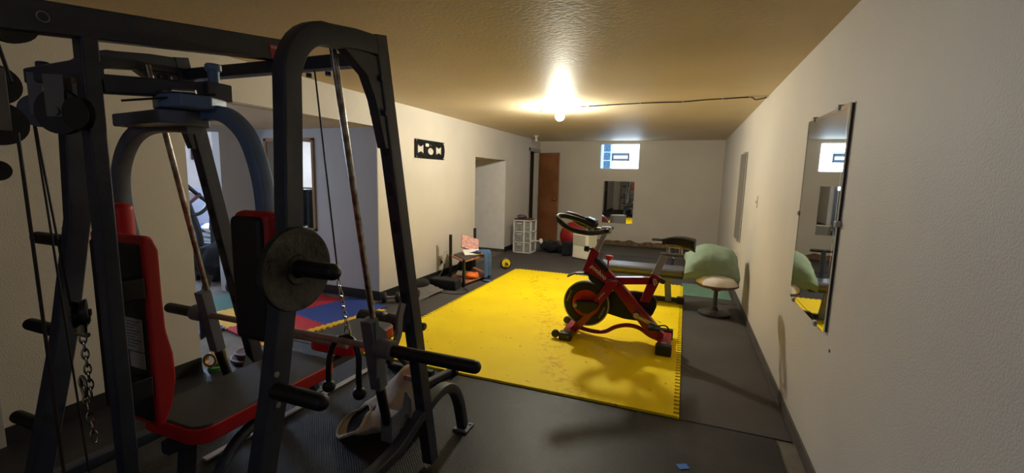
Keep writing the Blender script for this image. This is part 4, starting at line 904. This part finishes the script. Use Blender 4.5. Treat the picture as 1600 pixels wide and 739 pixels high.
obj('frame_inset', MB().prism([(-0.715, 0.765), (-0.675, 0.74), (-0.585, 0.665), (-0.595, 0.625), (-0.64, 0.645), (-0.72, 0.72)], 'xz', Y0-0.042, Y0+0.042, 0.004), M['black'], sb)
# lettering on the frame
tx = V((0.72, 0, -0.57)).normalized()
finish(text_mesh('pooboo', 0.055, basis((-0.672, Y0-0.0362, 0.627), tx, (0, 0, 1)), 0.0008, bold=0.0006), 'lettering', M['white_ink'], sb)
finish(text_mesh('\u03b2', 0.062, basis((-0.188, Y0-0.0292, 0.588), (1, 0, 0.3), (0, 0, 1)), 0.0008, bold=0.0008), 'emblem', M['white_ink'], sb)
finish(text_mesh('pooboo', 0.026, basis((-0.63, Y0-0.088, 0.43), (0.62, 0, 0.78), (0, 0, 1)), 0.0006), 'fork_lettering', M['white_ink'], sb)
# handlebar post and bars
hp_ = obj('handlebar_post', MB().prism([(-0.655, 0.985), (-0.615, 0.985), (-0.685, 0.80), (-0.73, 0.82)], 'xz', Y0-0.022, Y0+0.022, 0.005), M['alu'], sb)
obj('adjust_knob', MB().cyl((-0.74, Y0-0.01, 0.825), (-0.77, Y0-0.02, 0.828), 0.009).cyl((-0.768, Y0-0.03, 0.828), (-0.812, Y0-0.035, 0.832), 0.027, bev=0.006), M['black'], hp_)
rk = obj('resistance_knob', MB().lathe([(0, 0), (0.008, 0), (0.008, 0.05), (0.022, 0.055), (0.036, 0.075), (0.034, 0.095), (0.0, 0.10)], (-0.60, Y0, 0.685), (0.1, 0, 1), 24), M['fly_red'], sb)
hb = MB()
for s_ in (-1, 1):
    hb.tube(smoothpath([(-0.625, Y0+s_*0.03, 1.0), (-0.70, Y0+s_*0.13, 0.99), (-0.78, Y0+s_*0.20, 0.995), (-0.90, Y0+s_*0.225, 1.02), (-0.99, Y0+s_*0.22, 1.075), (-1.03, Y0+s_*0.17, 1.115), (-0.98, Y0+s_*0.115, 1.12), (-0.86, Y0+s_*0.085, 1.09), (-0.72, Y0+s_*0.05, 1.035)], 7), 0.0225, 12)
hb.tube([(-0.60, Y0-0.14, 1.01), (-0.61, Y0, 1.015), (-0.60, Y0+0.14, 1.01)], 0.016, 12).tube([(-0.78, Y0-0.20, 0.995), (-0.78, Y0+0.20, 0.995)], 0.013, 10)
hbo = obj('handlebar', hb, M['rubber'], sb)
obj('clamp', MB().box(-0.67, -0.585, Y0-0.035, Y0+0.035, 0.975, 1.035, 0.008), M['alu'], hbo)
cs = obj('console', MB().obox(V((-0.765, Y0, 1.083)), 0.10, 0.13, 0.035, RY(0.35), 0.01), M['black'], sb)
obj('screen', MB().obox(V((-0.762, Y0, 1.102)), 0.06, 0.08, 0.003, RY(0.35)), M['screen'], cs)
obj('console_bracket', MB().box(-0.80, -0.74, Y0-0.02, Y0+0.02, 1.0, 1.07, 0.004), M['alu'], cs)
# seat
sp_ = obj('seat_post', MB().prism([(-0.155, 0.832), (-0.10, 0.815), (-0.165, 0.64), (-0.22, 0.655)], 'xz', Y0-0.02, Y0+0.02, 0.004), M['alu'], sb)
obj('seat_slider', MB().box(-0.16, 0.03, Y0-0.016, Y0+0.016, 0.815, 0.842, 0.004).cyl((-0.06, Y0-0.05, 0.80), (-0.06, Y0+0.02, 0.80), 0.01), M['chrome'], sp_)
obj('saddle_pin', MB().cyl((-0.10, Y0, 0.835), (-0.105, Y0, 0.915), 0.013).cyl((0.0, Y0, 0.835), (0.0, Y0, 0.91), 0.013).tube([(-0.12, Y0-0.025, 0.90), (0.05, Y0-0.05, 0.90)], 0.005, 8).tube([(-0.12, Y0+0.025, 0.90), (0.05, Y0+0.05, 0.90)], 0.005, 8), M['chrome'], sp_)
def saddlef(u, v):
    x = -0.155+0.265*u; wd = 0.022+0.075*(max(0, u-0.25)/0.75)**1.3*(1 if u < 0.85 else math.sqrt(max(0.02, 1-((u-0.85)/0.16)**2)))
    if u < 0.08: wd *= 0.6+5*u
    a = v*2*PI; zt = 0.945+0.022*math.sin(u*PI)+0.012*u
    th = 0.018+0.032*u
    return V((x, Y0+wd*math.cos(a), zt+(0.02*math.sin(a) if math.sin(a) > 0 else th*1.9*math.sin(a))))
q = MB().grid(saddlef, 22, 24)
bmesh.ops.remove_doubles(q.bm, verts=q.bm.verts, dist=0.0004)
bmesh.ops.holes_fill(q.bm, edges=q.bm.edges)
obj('saddle', q, M['pad'], sb, 60)
obj('seat_knob', MB().cyl((-0.145, Y0-0.03, 0.61), (-0.115, Y0-0.06, 0.60), 0.02, bev=0.004), M['black'], sb)
# cranks and pedals
cr1 = obj('crank', MB().beam((-0.335, Y0-0.125, 0.305), (-0.16, Y0-0.13, 0.235), 0.012, 0.028, (0, 0, 1), 0.004).cyl((-0.32, Y0-0.05, 0.30), (-0.32, Y0-0.13, 0.30), 0.024, bev=0.004), M['chrome'], sb)
pdl = obj('pedal', MB().box(-0.215, -0.115, Y0-0.225, Y0-0.14, 0.215, 0.24, 0.006), M['black'], cr1)
obj('toe_cage', MB().tube(smoothpath([(-0.20, Y0-0.22, 0.235), (-0.15, Y0-0.22, 0.26), (-0.08, Y0-0.20, 0.27), (-0.05, Y0-0.18, 0.235), (-0.08, Y0-0.16, 0.21), (-0.13, Y0-0.15, 0.235)], 5), 0.006, 8), M['black'], cr1)
cr2 = obj('crank', MB().beam((-0.31, Y0+0.125, 0.31), (-0.47, Y0+0.13, 0.38), 0.012, 0.028, (0, 0, 1), 0.004).cyl((-0.32, Y0+0.05, 0.30), (-0.32, Y0+0.13, 0.30), 0.024, bev=0.004), M['chrome'], sb)
obj('pedal', MB().box(-0.52, -0.42, Y0+0.14, Y0+0.225, 0.37, 0.395, 0.006), M['black'], cr2)
# stabilisers
fs = obj('front_stabiliser', MB().box(-0.955, -0.86, Y0-0.235, Y0+0.235, 0.030, 0.085, 0.008), M['bike_red'], sb)
rs = obj('rear_stabiliser', MB().box(-0.135, -0.025, Y0-0.235, Y0+0.235, 0.030, 0.095, 0.008), M['bike_red'], sb)
for s_ in (-1, 1):
    y = Y0+s_*0.21
    obj('end_cap', MB().box(-0.965, -0.85, y-0.04, y+0.04, 0.024, 0.095, 0.012), M['black'], fs)
    obj('end_cap', MB().box(-0.145, -0.015, y-0.04, y+0.04, 0.024, 0.11, 0.012), M['black'], rs)
    obj('transport_wheel', MB().cyl((-1.0, y-0.025, 0.068), (-1.0, y+0.015, 0.068), 0.034, bev=0.006), M['black'], fs)
obj('sticker', MB().box(-0.105, -0.06, Y0-0.15, Y0-0.10, 0.0955, 0.0965), M['label'], rs)

# ================================================================== BENCH, STOOL AND PILLOW
fbn = thing('flat_bench', (-0.35, 5.45, 0), 'long flat bench with grey padded top behind the spin bike', 'bench')
obj('pad', MB().box(-0.92, 0.05, 5.22, 5.52, 0.38, 0.46, 0.03), M['bench'], fbn)
obj('under_rail', MB().box(-0.86, 0.06, 5.34, 5.40, 0.33, 0.38, 0.004), M['frame'], fbn)
obj('leg', MB().beam((-0.13, 5.37, 0.36), (-0.10, 5.40, 0.05), 0.07, 0.045, (0, 1, 0)), M['frame_grey'], fbn)
obj('leg', MB().beam((-0.80, 5.37, 0.36), (-0.83, 5.40, 0.05), 0.07, 0.045, (0, 1, 0)), M['frame_grey'], fbn)
obj('foot_bar', MB().box(-0.34, 0.04, 5.40, 5.46, 0.035, 0.085, 0.006), M['black'], fbn)
obj('foot_bar', MB().box(-0.88, -0.80, 5.20, 5.62, 0.024, 0.075, 0.006), M['black'], fbn)
obj('foot_cap', MB().box(-0.01, 0.075, 5.385, 5.475, 0.024, 0.10, 0.01), M['rubber'], fbn)
obj('roller_post', MB().box(-0.11, -0.07, 5.53, 5.57, 0.36, 0.76, 0.005).box(-0.11, -0.07, 5.40, 5.57, 0.34, 0.38, 0.004), M['frame'], fbn)
obj('roller_arm', MB().capsule((-0.34, 5.55, 0.745), (0.04, 5.55, 0.745), 0.017, both=True), M['rubber'], fbn)
stl = thing('stool', (0.37, 5.2, 0), 'round stool with off-white cushion and dark disc base by the right wall', 'stool')
obj('seat', MB().lathe([(0, 0.12), (0.07, 0.118), (0.13, 0.108), (0.18, 0.085), (0.205, 0.04), (0.21, 0), (0, 0)], (0.385, 5.17, 0.355), (0, 0, 1), 40).noise(0.008, 14), M['cushion'], stl, 60)
obj('seat_trim', MB().lathe([(0, -0.02), (0.19, -0.02), (0.217, -0.004), (0.217, 0.012), (0, 0.012)], (0.385, 5.17, 0.352), (0, 0, 1), 40), M['brown'], stl)
obj('pole', MB().cyl((0.385, 5.2, 0.05), (0.385, 5.2, 0.34), 0.022).cyl((0.385, 5.2, 0.28), (0.385, 5.2, 0.335), 0.05), M['frame'], stl)
q = MB().lathe([(0, 0), (0.155, 0), (0.165, 0.008), (0.165, 0.025), (0.15, 0.033), (0.04, 0.045), (0.03, 0.08), (0, 0.08)], (0.385, 5.2, 0.009), (0, 0, 1), 40)
obj('base', q, M['iron'], stl)
def pil():
    bm_ = bmesh.new(); bmesh.ops.create_cube(bm_, size=2); bmesh.ops.subdivide_edges(bm_, edges=bm_.edges[:], cuts=26, use_grid_fill=True)
    for v_ in bm_.verts:
        x, y, z = v_.co
        zz = z*max(0.10, (1-abs(x)**3.6)*(1-abs(y)**3.6))**0.6
        p = V((x*0.27*(1-0.05*(1-y*y)*abs(x)**4), y*0.215*(1-0.05*(1-x*x)*abs(y)**4), zz*0.165))
        r_ = math.hypot(x, y)
        p.z -= 0.07*max(0, r_-0.5)**1.5 + 0.07*max(0, -x-0.3)**1.5                 # edges sag over the stool
        if x < -0.6 and z > -2: p.z += 0.02*(-x-0.6); p.x -= 0.03*max(0, -x-0.7)*(1 if y < 0 else 0)
        w_ = noise.noise(V((p.x*9, p.y*9, 2.2)))*0.014
        fold = max(0, -y)*abs(math.sin((x*1.1+y*0.9)*9+noise.noise(V((x*2, y*2, 3)))*3))**2
        p.z += w_ - 0.012*fold - abs(noise.noise(V(((p.x+p.y)*18, (p.x-p.y)*6, 8))))*0.012
        p.y += 0.010*fold; v_.co = p
    return bm_
q = MB(); q._add(pil(), Matrix.Translation(V((0.325, 5.23, 0.58))) @ (RY(0.10) @ RX(0.42) @ RZ(0.06)).to_4x4())
solo('pillow', q, M['pillow'], 'plump sage green pillow resting on the round stool', 'pillow', smooth=80)

# ================================================================== SIDE ROOM THINGS (seen through the recess doorway)
el = thing('elliptical_trainer', (-6.2, 4.1, 0), 'dark elliptical trainer with upright handles seen through the recess doorway', 'elliptical trainer')
obj('mast', MB().tube(smoothpath([(-6.15, 4.08, 0.1), (-6.18, 4.05, 0.6), (-6.25, 3.98, 1.0)], 5), 0.04, 12), M['black'], el)
obj('console', MB().obox(V((-6.25, 3.97, 1.05)), 0.22, 0.30, 0.05, RZ(0.3) @ RX(0.5), 0.012), M['iron_red'], el)
for s_, pts in ((0, [(-6.2, 3.95, 1.24), (-6.2, 4.10, 1.10), (-6.2, 4.22, 0.98), (-6.2, 4.10, 0.86), (-6.2, 3.95, 0.84)]), (1, [(-6.1, 4.38, 0.98), (-6.1, 4.26, 0.92), (-6.1, 4.20, 0.80), (-6.1, 4.18, 0.5), (-6.1, 4.16, 0.2)])):
    obj('handle', MB().tube(smoothpath(pts, 6), 0.026, 12), M['rubber'], el)
obj('grip', MB().cyl((-6.1, 4.205, 0.82), (-6.1, 4.185, 0.62), 0.04, bev=0.01), M['rubber'], el)
obj('base_frame', MB().box(-6.9, -5.9, 4.0, 4.12, 0.03, 0.12, 0.01).box(-6.0, -5.9, 3.8, 4.35, 0.01, 0.07, 0.01).box(-6.9, -6.8, 3.8, 4.35, 0.01, 0.07, 0.01), M['black'], el)
obj('flywheel_cover', MB().cyl((-6.45, 3.98, 0.32), (-6.45, 4.16, 0.32), 0.24, bev=0.03), M['black'], el)
obj('pedal', MB().box(-6.35, -6.0, 3.82, 3.95, 0.28, 0.33, 0.01), M['rubber'], el); obj('pedal', MB().box(-6.5, -6.15, 4.2, 4.33, 0.38, 0.43, 0.01), M['rubber'], el)
wt = thing('work_table', (-7.1, 5.0, 0), 'low cluttered table behind the elliptical trainer', 'table')
obj('tabletop', MB().box(-7.7, -6.5, 4.6, 5.3, 0.40, 0.44, 0.006), M['grey_cloth'], wt)
for (x, y) in ((-7.65, 4.65), (-6.55, 4.65), (-7.65, 5.25), (-6.55, 5.25)): obj('leg', MB().box(x-0.025, x+0.025, y-0.025, y+0.025, 0.0, 0.40, 0.004), M['black'], wt)
solo('laundry', MB().sphere((-6.95, 4.85, 0.53), 0.16, 1.5, 1, 0.5, 30, 16).noise(0.05, 8), M['paper'], 'white crumpled laundry on the table behind the elliptical trainer', 'laundry', smooth=60)
solo('laundry', MB().sphere((-7.35, 4.95, 0.50), 0.13, 1.3, 1, 0.45, 30, 16).noise(0.04, 8, 3), M['blue_cloth'], 'blue crumpled laundry left of the white heap on that table', 'laundry', smooth=60)
solo('towel_rack', MB().cyl((-7.97, 5.2, 1.78), (-7.97, 5.95, 1.78), 0.014).cyl((-7.97, 5.2, 1.66), (-7.97, 5.95, 1.66), 0.014).box(-7.99, -7.95, 5.2, 5.23, 1.62, 1.82, 0.003).box(-7.99, -7.95, 5.92, 5.95, 1.62, 1.82, 0.003), M['black'], 'black two-bar rack high on the side room wall', 'rack')
for k, (x, y, r_, mt, lab) in enumerate(((-4.80, 3.62, 0.20, 'black_cloth', 'black clothes heap on the recess floor left of the colored foam tiles'), (-5.72, 4.0, 0.32, 'black_cloth', 'black clothes heap on the floor inside the recess doorway'), (-5.45, 2.95, 0.26, 'grey_cloth', 'grey clothes heap on the floor inside the recess doorway'), (-6.15, 2.75, 0.20, 'pink', 'pale pink clothes heap deeper in the recess doorway'))):
    solo('clothes_pile', MB().sphere((x, y, r_*0.78), r_, 1.1, 0.9, 0.75, 30, 16).noise(0.07, 7, k), M[mt], lab, 'clothes', smooth=60)
hd = thing('garment_rack', (-6.6, 1.6, 0), 'rack of dark hanging clothes and cables reflected in the framed recess mirror', 'garment rack')
obj('rail', MB().cyl((-7.2, 1.6, 1.15), (-5.9, 1.6, 1.15), 0.015), M['chrome'], hd)
for x in (-7.2, -5.9): obj('post', MB().cyl((x, 1.6, 0.03), (x, 1.6, 1.15), 0.015).cyl((x, 1.35, 0.03), (x, 1.85, 0.03), 0.015), M['chrome'], hd)
for k in range(7):
    x = -7.1+k*0.18
    obj('garment', MB().box(x-0.04, x+0.04, 1.38, 1.82, 0.35+0.05*(k % 3), 1.12, 0.03).noise(0.04, 6, k), M[['black_cloth', 'grey_cloth', 'black_cloth'][k % 3]], hd, 60)

print('objects', len(bpy.data.objects))
